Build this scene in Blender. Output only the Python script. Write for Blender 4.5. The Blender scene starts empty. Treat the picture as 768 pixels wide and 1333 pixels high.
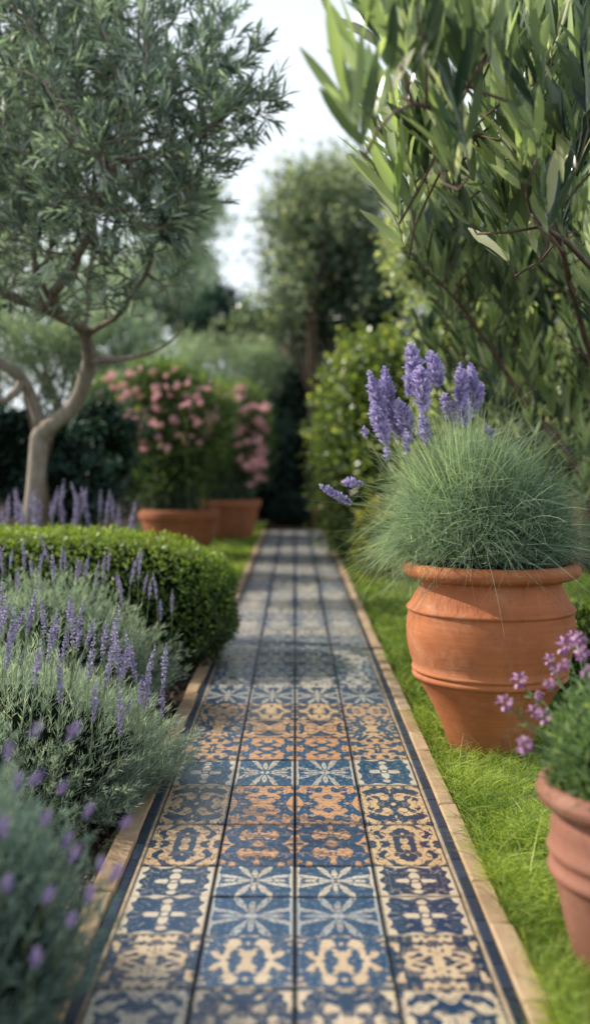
import bpy, math, random
import numpy as np
from mathutils import Vector, Matrix

rng = np.random.default_rng(11)
random.seed(5)
R = math.radians
sc = bpy.context.scene
COL = sc.collection

# ------------------------------------------------------------------ camera
CAM_H, FPX, PITCH = 1.155, 1300.0, math.atan(65.0 / 1300.0)
cam = bpy.data.cameras.new('camera')
camo = bpy.data.objects.new('camera', cam)
COL.objects.link(camo)
camo.location = (0, 0, CAM_H)
camo.rotation_euler = (math.pi / 2 - PITCH, 0, 0)
cam.sensor_fit = 'VERTICAL'
cam.sensor_height = 36
cam.lens = FPX / 1333 * 36
cam.clip_start = .05
cam.clip_end = 900
cam.dof.use_dof = True
cam.dof.focus_distance = 3.4
cam.dof.aperture_fstop = 1.12
sc.camera = camo


def P(px, py, Y):
    """point of the garden seen at (px, py) of the photo at depth Y (used to read the layout off the photo)"""
    cp, sp = math.cos(PITCH), math.sin(PITCH)
    dx, dv = px - 384, 666.5 - py
    d = np.array([dx, FPX * cp + dv * sp, -FPX * sp + dv * cp])
    return np.array([0, 0, CAM_H]) + d * (Y / d[1])


# ------------------------------------------------------------------ light
AZ, EL = 75, 37
w = bpy.data.worlds.new('World')
sc.world = w
w.use_nodes = True
nt = w.node_tree
sky = nt.nodes.new('ShaderNodeTexSky')
sky.sky_type = 'NISHITA'
sky.sun_disc = False
sky.sun_elevation = R(EL)
sky.sun_rotation = R(-AZ)
sky.air_density = 1.2
sky.dust_density = 2.5
hz = nt.nodes.new('ShaderNodeMix')       # thin high haze whitens the sky
hz.data_type = 'RGBA'
wn = nt.nodes.new('ShaderNodeTexNoise')
wn.inputs['Scale'].default_value = 2.2
wn.inputs['Detail'].default_value = 4
wr = nt.nodes.new('ShaderNodeMapRange')
wr.inputs[1].default_value, wr.inputs[2].default_value = .3, .7
wr.inputs[3].default_value, wr.inputs[4].default_value = .8, .97
nt.links.new(wn.outputs['Fac'], wr.inputs[0])
wc = nt.nodes.new('ShaderNodeTexCoord')
wx = nt.nodes.new('ShaderNodeSeparateXYZ')
nt.links.new(wc.outputs['Generated'], wx.inputs[0])
we = nt.nodes.new('ShaderNodeMapRange')      # the haze thins out overhead
we.interpolation_type = 'SMOOTHSTEP'
we.inputs[1].default_value, we.inputs[2].default_value = .30, .75
we.inputs[3].default_value, we.inputs[4].default_value = 1.0, .15
nt.links.new(wx.outputs[2], we.inputs[0])
wm = nt.nodes.new('ShaderNodeMath')
wm.operation = 'MULTIPLY'
nt.links.new(wr.outputs[0], wm.inputs[0])
nt.links.new(we.outputs[0], wm.inputs[1])
nt.links.new(wm.outputs[0], hz.inputs[0])
nt.links.new(sky.outputs[0], hz.inputs[6])
hz.inputs[7].default_value = (7.9, 8.5, 9.1, 1)
nt.links.new(hz.outputs[2], nt.nodes['Background'].inputs[0])
nt.nodes['Background'].inputs[1].default_value = .15
sd = bpy.data.lights.new('sun', 'SUN')
sd.energy = 5.0
sd.angle = R(.55)
sd.color = (1, .93, .80)
so = bpy.data.objects.new('sun', sd)
COL.objects.link(so)
so.location = (-8, 6, 9)
so.rotation_euler = Vector((-math.sin(R(AZ)) * math.cos(R(EL)), math.cos(R(AZ)) * math.cos(R(EL)), math.sin(R(EL)))).to_track_quat('Z', 'Y').to_euler()
sc.view_settings.view_transform = 'Standard'
sc.view_settings.look = 'None'
sc.view_settings.exposure = 0
sc.render.engine = 'CYCLES'
sc.cycles.use_denoising = True
sc.cycles.max_bounces = 8
sc.cycles.diffuse_bounces = 3
sc.cycles.transmission_bounces = 6
sc.cycles.sample_clamp_indirect = 4
sc.cycles.caustics_reflective = False
sc.cycles.caustics_refractive = False

# ------------------------------------------------------------------ node helper
class N:
    def __init__(self, name):
        self.m = bpy.data.materials.new(name)
        self.m.use_nodes = True
        self.t = self.m.node_tree
        self.t.nodes.clear()
        self.out = self.n('ShaderNodeOutputMaterial')

    def n(self, k, **kw):
        a = self.t.nodes.new(k)
        for q, v in kw.items():
            setattr(a, q, v)
        return a

    def set(self, s, v):
        if isinstance(v, bpy.types.NodeSocket):
            self.t.links.new(v, s)
        elif v is not None:
            if isinstance(v, tuple) and len(v) == 3 and s.type == 'RGBA':
                v = v + (1,)
            s.default_value = v

    def math(self, op, a, b=None, c=None, clamp=False):
        x = self.n('ShaderNodeMath', operation=op, use_clamp=clamp)
        for i, v in enumerate((a, b, c)):
            self.set(x.inputs[i], v)
        return x.outputs[0]

    def attr(self, name, o='Fac'):
        return self.n('ShaderNodeAttribute', attribute_name=name).outputs[o]

    def noise(self, vec=None, scale=5., detail=2., rough=.5, dim='3D', w=None):
        x = self.n('ShaderNodeTexNoise', noise_dimensions=dim)
        if vec is not None:
            self.set(x.inputs['Vector'], vec)
        if w is not None:
            self.set(x.inputs['W'], w)
        self.set(x.inputs['Scale'], scale)
        self.set(x.inputs['Detail'], detail)
        self.set(x.inputs['Roughness'], rough)
        return x.outputs['Fac']

    def mix(self, f, a, b, mode='MIX'):
        x = self.n('ShaderNodeMix', data_type='RGBA', blend_type=mode)
        self.set(x.inputs[0], f)
        self.set(x.inputs[6], a)
        self.set(x.inputs[7], b)
        return x.outputs[2]

    def ramp(self, f, stops):
        x = self.n('ShaderNodeValToRGB')
        e = x.color_ramp.elements
        while len(e) < len(stops):
            e.new(.5)
        for q, (p, c) in zip(e, stops):
            q.position = p
            q.color = tuple(c) + (1,)
        self.set(x.inputs[0], f)
        return x.outputs[0]

    def step(self, v, lo, hi):
        x = self.n('ShaderNodeMapRange', interpolation_type='SMOOTHSTEP')
        self.set(x.inputs[0], v)
        x.inputs[1].default_value = lo
        x.inputs[2].default_value = hi
        return x.outputs[0]

    def coord(self, k='Object'):
        return self.n('ShaderNodeTexCoord').outputs[k]

    def bump(self, h, s=.3, d=.01):
        x = self.n('ShaderNodeBump')
        self.set(x.inputs['Height'], h)
        x.inputs['Strength'].default_value = s
        x.inputs['Distance'].default_value = d
        return x.outputs[0]

    def bsdf(self, col, rough=.6, normal=None, spec=.5):
        b = self.n('ShaderNodeBsdfPrincipled')
        self.set(b.inputs['Base Color'], col)
        self.set(b.inputs['Roughness'], rough)
        b.inputs['Specular IOR Level'].default_value = spec
        if normal is not None:
            self.set(b.inputs['Normal'], normal)
        return b.outputs[0]

    def done(self, sh):
        self.t.links.new(sh, self.out.inputs[0])
        return self.m


def leaf_mat(name, dark, light, trans=.35, rough=.5, tcol=None, spec=.5, mid=None, gain=1., glint=None):
    up = lambda c, k: tuple(min(.85, q * (1 + (k - 1) * gain)) for q in c)
    dark, light, mid = up(dark, 1.3), up(light, 1.75), up(mid, 1.75) if mid else None
    a = N(name)
    t = a.attr('tint')
    st = [(0, dark), (.55, mid), (1, light)] if mid else [(0, dark), (1, light)]
    if glint:       # a few leaves coloured pale and bright, as painted sun glints
        st = [(p * .86, q) for p, q in st] + [(.97, glint)]
    c = a.ramp(t, st)
    g = a.bsdf(c, rough, spec=spec)
    if trans <= 0:
        return a.done(g)
    tr = a.n('ShaderNodeBsdfTranslucent')
    tc = tcol or (1.5, 1.6, .7)
    a.set(tr.inputs[0], a.mix(1., c, tc, 'MULTIPLY'))
    mx = a.n('ShaderNodeMixShader')
    mx.inputs[0].default_value = trans
    a.t.links.new(g, mx.inputs[1])
    a.t.links.new(tr.outputs[0], mx.inputs[2])
    return a.done(mx.outputs[0])


def bark_mat(name, dark, light, scale=18.):
    a = N(name)
    co = a.coord()
    mp = a.n('ShaderNodeMapping')
    a.set(mp.inputs[0], co)
    mp.inputs['Scale'].default_value = (1, 1, .35)
    n1 = a.noise(mp.outputs[0], scale, 5, .65)
    n2 = a.noise(co, 4, 2)
    f = a.math('ADD', a.math('MULTIPLY', n1, .7), a.math('MULTIPLY', n2, .35))
    c = a.ramp(f, [(.3, dark), (.75, light)])
    return a.done(a.bsdf(c, .9, a.bump(n1, .6, .012), .2))


def terracotta_mat(name, base, dark):
    a = N(name)
    co = a.coord()
    mp = a.n('ShaderNodeMapping')
    a.set(mp.inputs[0], co)
    mp.inputs['Scale'].default_value = (1.2, 1.2, 22)
    rings = a.noise(mp.outputs[0], 4, 3, .6)
    blot = a.noise(co, 5, 4, .6)
    fine = a.noise(co, 90, 3, .7)
    sc_ = a.n('ShaderNodeMapping')
    a.set(sc_.inputs[0], co)
    lime = a.step(a.noise(co, 6.5, 7, .75), .50, .78)
    f = a.math('ADD', a.math('MULTIPLY', blot, .75), a.math('MULTIPLY', rings, .3))
    c = a.ramp(f, [(.3, dark), (.7, base)])
    c = a.mix(a.math('MULTIPLY', lime, .55), c, (.60, .40, .28))
    st_ = a.n('ShaderNodeMapping')
    a.set(st_.inputs[0], co)
    st_.inputs['Scale'].default_value = (7, 7, .7)
    streak = a.step(a.noise(st_.outputs[0], 3., 4, .6), .55, .75)
    c = a.mix(a.math('MULTIPLY', streak, .42), c, (.20, .085, .045))
    z = a.n('ShaderNodeSeparateXYZ')
    a.set(z.inputs[0], co)
    foot_tone = a.math('SUBTRACT', 1., a.step(z.outputs[2], .0, .16))  # mask that darkens the wall towards the foot
    foot_tone = a.math('MULTIPLY', foot_tone, a.math('MULTIPLY', blot, 1.1))
    c = a.mix(a.math('MULTIPLY', foot_tone, .75), c, (.10, .055, .03))
    pit = a.step(a.noise(co, 55, 2, .5), .73, .78)
    c = a.mix(a.math('MULTIPLY', pit, .5), c, (.12, .06, .035))
    h = a.math('ADD', a.math('MULTIPLY', rings, .6), a.math('MULTIPLY', fine, .3))
    return a.done(a.bsdf(c, .75, a.bump(h, .35, .006), .3))


# ------------------------------------------------------------------ mesh helpers
class MB:
    """collects geometry for ONE mesh"""
    def __init__(self):
        self.v, self.f, self.a, self.mi, self.sm = [], [], {}, [], []
        self.n = 0

    def add(self, v, faces, mi=0, smooth=True, **attrs):
        """v (N,3); faces: list of (M,k) index arrays"""
        v = np.asarray(v, float).reshape(-1, 3)
        for k in set(list(self.a) + list(attrs)):
            if k not in self.a:
                self.a[k] = [np.full(self.n, .5)] if self.n else []
            val = attrs.get(k, .5)
            self.a[k].append(np.broadcast_to(np.asarray(val, float), (len(v),)))
        for f in faces:
            f = np.asarray(f, np.int64)
            if f.size:
                self.f.append(f + self.n)
                self.mi.append(np.full(len(f), mi))
                self.sm.append(np.full(len(f), smooth))
        self.v.append(v)
        self.n += len(v)
        return self

    def mesh(self, name, mats, org=(0, 0, 0)):
        me = bpy.data.meshes.new(name)
        V = (np.concatenate(self.v) - np.asarray(org)).astype(np.float32)
        me.vertices.add(len(V))
        me.vertices.foreach_set('co', V.ravel())
        sizes = np.concatenate([np.full(len(f), f.shape[1]) for f in self.f])
        idx = np.concatenate([f.ravel() for f in self.f]).astype(np.int32)
        me.loops.add(len(idx))
        me.loops.foreach_set('vertex_index', idx)
        me.polygons.add(len(sizes))
        st = np.concatenate([[0], np.cumsum(sizes)[:-1]]).astype(np.int32)
        me.polygons.foreach_set('loop_start', st)
        me.polygons.foreach_set('material_index', np.concatenate(self.mi).astype(np.int32))
        me.polygons.foreach_set('use_smooth', np.concatenate(self.sm).astype(bool))
        for k, l in self.a.items():
            at = me.attributes.new(k, 'FLOAT', 'POINT')
            at.data.foreach_set('value', np.concatenate(l).astype(np.float32))
        for m in (mats if isinstance(mats, (list, tuple)) else [mats]):
            me.materials.append(m)
        me.update(calc_edges=True)
        return me


def norm(a):
    return a / np.maximum(np.linalg.norm(a, axis=-1, keepdims=True), 1e-9)


def rdirs(n):
    return norm(rng.normal(size=(n, 3)))


def tube(mb, pts, rad, n=6, mi=0, cap=True, **at):
    pts = np.asarray(pts, float)
    rad = np.broadcast_to(np.asarray(rad, float), (len(pts),))
    t = norm(np.gradient(pts, axis=0))
    ref = np.array([1., 0, 0]) if abs(t[0][0]) < .8 else np.array([0, 1., 0])
    us = []
    u = norm(np.cross(t[0], ref))
    for k in range(len(pts)):
        u = norm(u - t[k] * np.dot(u, t[k]))
        us.append(u)
    us = np.array(us)
    vs = np.cross(t, us)
    a = np.arange(n) * 2 * np.pi / n
    ring = pts[:, None] + rad[:, None, None] * (us[:, None] * np.cos(a)[None, :, None] + vs[:, None] * np.sin(a)[None, :, None])
    L = len(pts)
    i = np.arange(L - 1)[:, None] * n
    j = np.arange(n)[None]
    j2 = (j + 1) % n
    q = np.stack([i + j, i + j2, i + n + j2, i + n + j], -1).reshape(-1, 4)
    fs = [q]
    if cap:
        fs.append(np.arange(n)[None, ::-1])
        fs.append((np.arange(n) + (L - 1) * n)[None])
    mb.add(ring.reshape(-1, 3), fs, mi, True, **at)


def leaves(mb, pos, d, nrm, ln, wd, st=2, fold=.25, droop=.15, mi=0, tint=.5, prof=None):
    """leaf blades: base pos, direction d, upper side nrm; st stations along the blade"""
    m = len(pos)
    if m == 0:
        return
    d = norm(d)
    s = norm(np.cross(d, nrm))
    u = np.cross(s, d)
    ln = np.broadcast_to(ln, (m,))[:, None]
    wd = np.broadcast_to(wd, (m,))[:, None]
    tint = np.broadcast_to(tint, (m,))
    if st <= 1:     # diamond
        v = np.stack([pos, pos + d * ln * .45 + s * wd * .5, pos + d * ln - u * ln * droop, pos + d * ln * .45 - s * wd * .5], 1)
        f = np.arange(m)[:, None] * 4 + np.arange(4)[None]
        mb.add(v.reshape(-1, 3), [f], mi, False, tint=np.repeat(tint, 4))
        return
    ts = np.linspace(0, 1, st + 1)
    prof = prof or (lambda t: max(.06, math.sin(math.pi * (t * .93 + .05)) ** .75))
    vs = []
    for t in ts:
        c = pos + d * ln * t - u * ln * droop * t * t
        h = wd * .5 * prof(t)
        vs += [c - s * h + u * h * fold, c, c + s * h + u * h * fold]
    v = np.stack(vs, 1)
    k = v.shape[1]
    base = []
    for i in range(st):
        a = i * 3
        base += [[a, a + 1, a + 4, a + 3], [a + 1, a + 2, a + 5, a + 4]]
    base = np.array(base)
    f = (np.arange(m)[:, None, None] * k + base[None]).reshape(-1, 4)
    mb.add(v.reshape(-1, 3), [f], mi, True, tint=np.repeat(tint, k))


def ribbons(mb, pts, wd, mi=0, tint=.5, taper=True, twist=None):
    """pts (M,K,3) centre lines -> thin blades"""
    M, K, _ = pts.shape
    t = norm(np.gradient(pts, axis=1))
    side = twist if twist is not None else rdirs(M)
    s = norm(np.cross(t, side[:, None]))
    h = np.broadcast_to(wd, (M,))[:, None, None] * .5
    if taper:
        h = h * np.linspace(1, .12, K)[None, :, None]
    v = np.stack([pts - s * h, pts + s * h], 2).reshape(M, K * 2, 3)
    b = np.array([[2 * i, 2 * i + 1, 2 * i + 3, 2 * i + 2] for i in range(K - 1)])
    f = (np.arange(M)[:, None, None] * (2 * K) + b[None]).reshape(-1, 4)
    tt = np.asarray(tint)
    if tt.ndim == 1:
        tt = np.repeat(tt, 2 * K)
    elif tt.ndim == 2:
        tt = np.repeat(tt, 2, axis=1).ravel()
    mb.add(v.reshape(-1, 3), [f], mi, True, tint=tt)


def lathe(mb, prof, c, n=72, mi=0, wob=0.):
    prof = np.array(prof, float)
    a = np.arange(n) * 2 * np.pi / n
    r = prof[:, 0][:, None] * (1 + wob * np.sin(a * 2 + 1)[None])
    v = np.stack([c[0] + r * np.cos(a), c[1] + r * np.sin(a), c[2] + np.repeat(prof[:, 1][:, None], n, 1)], -1)
    i = np.arange(len(prof) - 1)[:, None] * n
    j = np.arange(n)[None]
    j2 = (j + 1) % n
    mb.add(v.reshape(-1, 3), [np.stack([i + j, i + j2, i + n + j2, i + n + j], -1).reshape(-1, 4)], mi, True)


def spline(pts, n):
    """Catmull-Rom through control points, n samples"""
    p = np.asarray(pts, float)
    p = np.vstack([2 * p[0] - p[1], p, 2 * p[-1] - p[-2]])
    s = np.linspace(0, len(p) - 3 - 1e-6, n)
    i = s.astype(int)
    t = (s - i)[:, None]
    a, b, c, d = p[i], p[i + 1], p[i + 2], p[i + 3]
    return .5 * (2 * b + (c - a) * t + (2 * a - 5 * b + 4 * c - d) * t ** 2 + (3 * b - a - 3 * c + d) * t ** 3)


# ------------------------------------------------------------------ object helpers
def thing(name, label, cat, loc, group=None):
    o = bpy.data.objects.new(name, None)
    COL.objects.link(o)
    o.empty_display_size = .1
    o.location = [float(q) for q in loc]
    o['label'] = label
    o['category'] = cat
    if group:
        o['group'] = group
    return o


def part(name, mb, mats, root, label=None):
    o = bpy.data.objects.new(name, mb.mesh(name, mats, root.location))
    COL.objects.link(o)
    o.parent = root
    if label:
        o['label'] = label
    return o


def part_at(name, me, root, loc, rot=None, scale=1., parent=None):
    o = bpy.data.objects.new(name, me)
    COL.objects.link(o)
    o.parent = parent or root
    o.location = [float(loc[k]) - root.location[k] for k in range(3)]
    if rot is not None:
        o.rotation_mode = 'QUATERNION'
        o.rotation_quaternion = rot
    o.scale = (scale,) * 3 if np.isscalar(scale) else scale
    return o


def struct(name, mb, mats, kind='structure'):
    o = bpy.data.objects.new(name, mb.mesh(name, mats))
    COL.objects.link(o)
    o['kind'] = kind
    return o


def aim(d, spin=0.):
    from mathutils import Quaternion
    q = Vector([float(x) for x in d]).to_track_quat('Z', 'Y')
    return q @ Quaternion((0, 0, 1), spin)


# ================================================================== SETTING
# soil
a = N('soil')
co = a.coord()
n1 = a.noise(co, 14, 6, .7)
c = a.ramp(n1, [(.3, (.012, .009, .006)), (.55, (.045, .03, .019)), (.75, (.10, .07, .045))])
M_soil = a.done(a.bsdf(c, .95, a.bump(a.noise(co, 40, 5, .7), .9, .03), .1))
mb = MB()
g = 500
mb.add([(-g, -60, -.03), (g, -60, -.03), (g, 900, -.03), (-g, 900, -.03)], [[[0, 1, 2, 3]]], smooth=False)
o = struct('ground', mb, M_soil)

# gravel mulch on the left bed by the path
a = N('gravel')
t = a.attr('tint')
M_gravel = a.done(a.bsdf(a.ramp(t, [(0, (.03, .022, .016)), (.6, (.12, .085, .06)), (1, (.3, .24, .18))]), .9))
mb = MB()
oct_v = np.array([(1, 0, 0), (-1, 0, 0), (0, 1, 0), (0, -1, 0), (0, 0, 1), (0, 0, -1)], float)
oct_f = np.array([(0, 2, 4), (2, 1, 4), (1, 3, 4), (3, 0, 4), (2, 0, 5), (1, 2, 5), (3, 1, 5), (0, 3, 5)])
def pebbles(n, x0, x1, y0, y1):
    p = np.stack([rng.uniform(x0, x1, n), rng.uniform(y0, y1, n), np.full(n, -.024)], 1)
    s = rng.uniform(.004, .013, n)[:, None, None] * rng.uniform(.6, 1.2, (n, 1, 3))
    v = p[:, None] + oct_v[None] * s + rng.normal(size=(n, 6, 3)) * .0012
    f = (np.arange(n)[:, None, None] * 6 + oct_f[None]).reshape(-1, 3)
    mb.add(v.reshape(-1, 3), [f], tint=np.repeat(rng.uniform(0, 1, n) ** 2, 6), smooth=False)
pebbles(5000, -1.0, -.53, 1.5, 6.2)
pebbles(1500, -.62, -.53, 6, 9)
struct('gravel', mb, M_gravel, 'stuff')

# ---- path tiles: ornament computed in the material from each tile's own coordinates
a = N('painted_tile')
u, v, des, seed, warm = (a.attr(k) for k in ('tu', 'tv', 'design', 'seed', 'warm'))
cv = a.n('ShaderNodeCombineXYZ')
for k, s in enumerate((u, v, seed)):
    a.set(cv.inputs[k], s)
wob = a.noise(cv.outputs[0], 3.5, 2, .5)
wob2 = a.noise(cv.outputs[0], 4.1, 2, .5)
wob3 = a.noise(cv.outputs[0], 9., 1, .5)
wob = a.math('ADD', a.math('MULTIPLY', wob, .75), a.math('MULTIPLY', wob3, .25))
u = a.math('ADD', u, a.math('MULTIPLY', a.math('SUBTRACT', wob, .5), .15))
v = a.math('ADD', v, a.math('MULTIPLY', a.math('SUBTRACT', wob2, .5), .13))
au, av = a.math('ABSOLUTE', u), a.math('ABSOLUTE', v)
r = a.math('SQRT', a.math('ADD', a.math('MULTIPLY', u, u), a.math('MULTIPLY', v, v)))
th = a.math('ARCTAN2', v, u)
cm = a.n('ShaderNodeCombineXYZ')
a.set(cm.inputs[0], au)
a.set(cm.inputs[1], av)
a.set(cm.inputs[2], a.math('MULTIPLY', seed, 5.37))
nA = a.noise(cm.outputs[0], 3.5, 0., .5)
nB = a.noise(cm.outputs[0], 5.2, 0., .5)
cosm = lambda x, k: a.math('COSINE', a.math('MULTIPLY', x, k))
sub = lambda x, y: a.math('SUBTRACT', x, y)
add = lambda x, y: a.math('ADD', x, y)
mul = lambda x, y: a.math('MULTIPLY', x, y)
mx_ = lambda x, y: a.math('MAXIMUM', x, y)
mn_ = lambda x, y: a.math('MINIMUM', x, y)
S = lambda x: a.step(x, -.013, .013)
# design 0: mirrored arabesque
band_ = mul(a.attr('band'), .10)
f0 = add(add(sub(nA, .485), band_), mul(add(mul(cosm(au, 8.2), cosm(av, 7.4)), mul(cosm(add(au, av), 11.), .5)), .10))
o0 = mul(S(f0), S(sub(a.math('ABSOLUTE', sub(nB, .52)), .028)))
# design 1: flower on deep blue with a scalloped edge
fl = sub(add(.34, mul(cosm(th, 4.), .2)), r)
fl = mx_(fl, sub(.13, a.math('SQRT', add(mul(sub(au, .0), au), mul(sub(av, .72), sub(av, .72))))))
sca = sub(au, add(.87, mul(cosm(v, 9.4), .06)))
scb = sub(av, add(.93, mul(cosm(u, 9.4), .05)))
cor = sub(.22, a.math('SQRT', add(mul(sub(au, 1.), sub(au, 1.)), mul(sub(av, .85), sub(av, .85)))))
o1 = S(mx_(mx_(fl, sca), mx_(scb, cor)))
o1 = mul(o1, S(sub(a.math('ABSOLUTE', sub(r, .13)), .03)))
# design 2: rays of slim leaves
ray = sub(cosm(add(th, .39), 8.), add(.35, mul(a.math('ABSOLUTE', sub(r, .6)), 1.1)))
st2 = sub(cosm(th, 4.), add(.55, mul(r, .55)))
eye = sub(.15, r)
vein = sub(a.math('ABSOLUTE', sub(nB, .5)), .03)
o2 = mul(S(mx_(mx_(mul(ray, .4), mul(st2, .4)), eye)), S(vein))
o2 = mx_(o2, S(sub(add(au, mul(nA, .1)), .97)))
# design 3: upright lace of cream blobs
f3 = add(add(sub(nB, .505), band_), mul(mul(cosm(au, 9.5), cosm(av, 4.7)), .13))
f3 = add(f3, mul(sub(.28, au), .20))
o3 = S(f3)
# design 4: lattice of almond shapes
f4 = sub(add(mul(cosm(add(u, v), 6.28), .5), mul(cosm(sub(u, v), 6.28), .5)), mul(sub(nA, .5), 2.2))
o4 = mul(S(sub(a.math('ABSOLUTE', mul(f4, .4)), .10)), S(sub(.97, av)))
eq = lambda k: a.math('COMPARE', des, float(k), .4)
orn = add(add(add(mul(o0, eq(0)), mul(o1, eq(1))), mul(o2, eq(2))), add(mul(o3, eq(3)), mul(o4, eq(4))))
co = a.coord()
wear = a.noise(co, 9, 5, .65)
fine = a.noise(co, 120, 3, .6)
field = a.ramp(a.math('FRACT', mul(seed, 3.7)), [(0, (.007, .024, .060)), (.5, (.004, .040, .105)), (1, (.003, .062, .145))])
field = a.mix(mul(a.step(wear, .40, .8), .32), field, (.035, .065, .10))
ornc = a.ramp(warm, [(0, (.27, .32, .35)), (.35, (.60, .54, .42)), (.65, (.60, .42, .23)), (1, (.58, .29, .13))])
ornc = a.mix(mul(a.step(wear, .40, .85), .4), ornc, (.36, .21, .11))
field = a.mix(mul(a.attr('band'), .7), field, (.11, .17, .26))  # far rows paler: bluish sheen put into the diffuse colour
ornc = a.mix(mul(a.attr('band'), .55), ornc, (.62, .54, .44))  # ornament paled by the same painted sheen
vine = sub(1., S(sub(a.math('ABSOLUTE', sub(nB, .40)), .022)))
col = a.mix(orn, a.mix(mul(vine, .45), field, ornc), ornc)
pool = a.step(a.noise(cm.outputs[0], 4.0, 0., .5), .56, .60)
col = a.mix(mul(mul(mul(pool, orn), sub(1., a.attr('band'))), .22), col, (.34, .17, .07))
rim = a.step(a.math('ABSOLUTE', a.attr('tu')), .965, .985)
col = a.mix(mul(rim, .75), col, (.02, .03, .055))
col = a.mix(mul(a.step(a.math('ABSOLUTE', a.attr('tv')), .965, .985), .45), col, (.06, .055, .05))
edge = mul(a.step(a.math('ABSOLUTE', a.attr('tu')), .90, .93), a.attr('band'))
col = a.mix(edge, col, (.010, .030, .085))
col = a.mix(mul(a.step(fine, .55, .8), .25), col, (.10, .08, .06))
rough = a.n('ShaderNodeMapRange')
a.set(rough.inputs[0], wear)
rough.inputs[3].default_value = .15
rough.inputs[4].default_value = .42
h = add(mul(orn, .4), mul(wear, .5))
M_tile = a.done(a.bsdf(col, rough.outputs[0], a.bump(h, .25, .003), .65))

a = N('border_tile')
co = a.coord()
t = a.attr('tint')
c = a.ramp(add(mul(t, .6), mul(a.noise(co, 25, 4, .6), .5)), [(.2, (.006, .012, .03)), (.9, (.03, .05, .09))])
M_border = a.done(a.bsdf(c, .42, a.bump(a.noise(co, 60, 3), .3, .003)))
a = N('grout')
M_grout = a.done(a.bsdf((.035, .032, .03), .95))
a = N('cream_grout')
co = a.coord()
M_cream = a.done(a.bsdf(a.ramp(a.noise(co, 20, 4, .6), [(.3, (.28, .20, .12)), (.7, (.5, .40, .28))]), .8, a.bump(a.noise(co, 80, 3), .4, .003)))
a = N('kerb_stone')
co = a.coord()
t = a.attr('tint')
c = a.ramp(add(mul(t, .5), mul(a.noise(co, 12, 5, .65), .6)), [(.25, (.24, .15, .085)), (.55, (.42, .29, .175)), (.9, (.56, .43, .30))])
c = a.mix(mul(a.step(a.noise(co, 4, 4, .6), .55, .75), .5), c, (.16, .11, .07))
M_kerb = a.done(a.bsdf(c, .85, a.bump(a.noise(co, 45, 5, .7), .5, .006), .25))

mb = MB()
def slab(x0, x1, y0, y1, z, bev, mi, tilt=0., t=.03, **at):
    """bevelled slab; tile coordinates tu, tv run -1..1 over its top"""
    b = bev
    xs = [x0, x1, x1, x0]
    ys = [y0, y0, y1, y1]
    X, Y = np.array(xs), np.array(ys)
    sx = np.array([1, -1, -1, 1]) * b
    sy = np.array([1, 1, -1, -1]) * b
    dz = rng.uniform(-tilt, tilt, 4)
    top = np.stack([X + sx, Y + sy, z + dz], 1)
    mid = np.stack([X, Y, z - b + dz], 1)
    bot = np.stack([X, Y, np.full(4, z - t)], 1)
    f = [[0, 1, 2, 3]]
    for k in range(4):
        q = (k + 1) % 4
        f += [[4 + k, 4 + q, q, k], [8 + k, 8 + q, 4 + q, 4 + k]]
    tu = np.array([-1, 1, 1, -1] * 3, float)
    tv = np.array([-1, -1, 1, 1] * 3, float)
    mb.add(np.vstack([top, mid, bot]), [f], mi, False, tu=tu, tv=tv, **at)

rows = [1.02, 1.30, 1.58, 1.85, 2.10, 2.35, 2.564, 2.762, 3.088, 3.463, 3.767]
while rows[-1] < 16.5:
    rows.append(rows[-1] + (.30 if rows[-1] < 6 else .32))
XJ = [-.436, -.219, .0, .219, .436]
inner = {3: (3, .5), 4: (3, .55), 5: (2, .12), 6: (2, .3), 7: (0, 1.), 8: (0, .95), 9: (2, .25), 10: (0, .95), 11: (0, .9), 12: (3, .7)}
outer = {3: (0, .4), 4: (3, .5), 5: (1, .42), 6: (1, .38), 7: (0, .65), 8: (0, .72), 9: (1, .35), 10: (0, .75), 11: (3, .7), 12: (0, .8)}
for k in range(len(rows) - 1):
    y0, y1 = rows[k], rows[k + 1]
    far = y0 > 3.6
    pick = lambda: (int(rng.choice([0, 0, 3, 4, 2])), float(rng.choice([.05, .2, .3, .35, .45] if y0 > 4.6 else [.3, .45, .85, .95])))
    di = inner.get(k) or pick()
    do = outer.get(k) or (pick() if rng.random() < .6 else di)
    si, so_ = rng.uniform(0, 9), rng.uniform(0, 9)
    for j in range(4):
        d, wm = do if j in (0, 3) else di
        sd_ = so_ if j in (0, 3) else si
        lip = .004 if (k == 5 and j in (1, 2)) else 0
        slab(XJ[j] + .0022, XJ[j + 1] - .0022, y0 + .0009, y1 - .0009, .018 + rng.uniform(-.0015, .0015) - lip, .0022, 0, .0012,
             design=d, seed=sd_ + (0 if j in (0, 1) else .003), warm=np.clip(wm + rng.uniform(-.06, .06), 0, 1),
             band=min(1., max(0., (y0 - 3.9) / 3.5)) * .9, tint=.5)
# cream fillet and navy strip down each side
y = 1.02
while y < 16.5:
    l = rng.uniform(.10, .14)
    for s in (-1, 1):
        xa, xb = (.448, .474) if s > 0 else (-.474, -.448)
        slab(xa, xb, y + .0015, y + l - .0015, .017 + rng.uniform(-.001, .001), .002, 1, tint=rng.uniform(0, 1))
    y += l
for s in (-1, 1):
    xa, xb = (.4365, .4475) if s > 0 else (-.4475, -.4365)
    slab(xa, xb, 1.02, 16.6, .0135, .001, 3, tint=.5)
slab(-.476, .476, 1.0, 16.6, .004, .001, 2, t=.03, tint=.5)
struct('path', mb, [M_tile, M_border, M_grout, M_cream])

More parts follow.
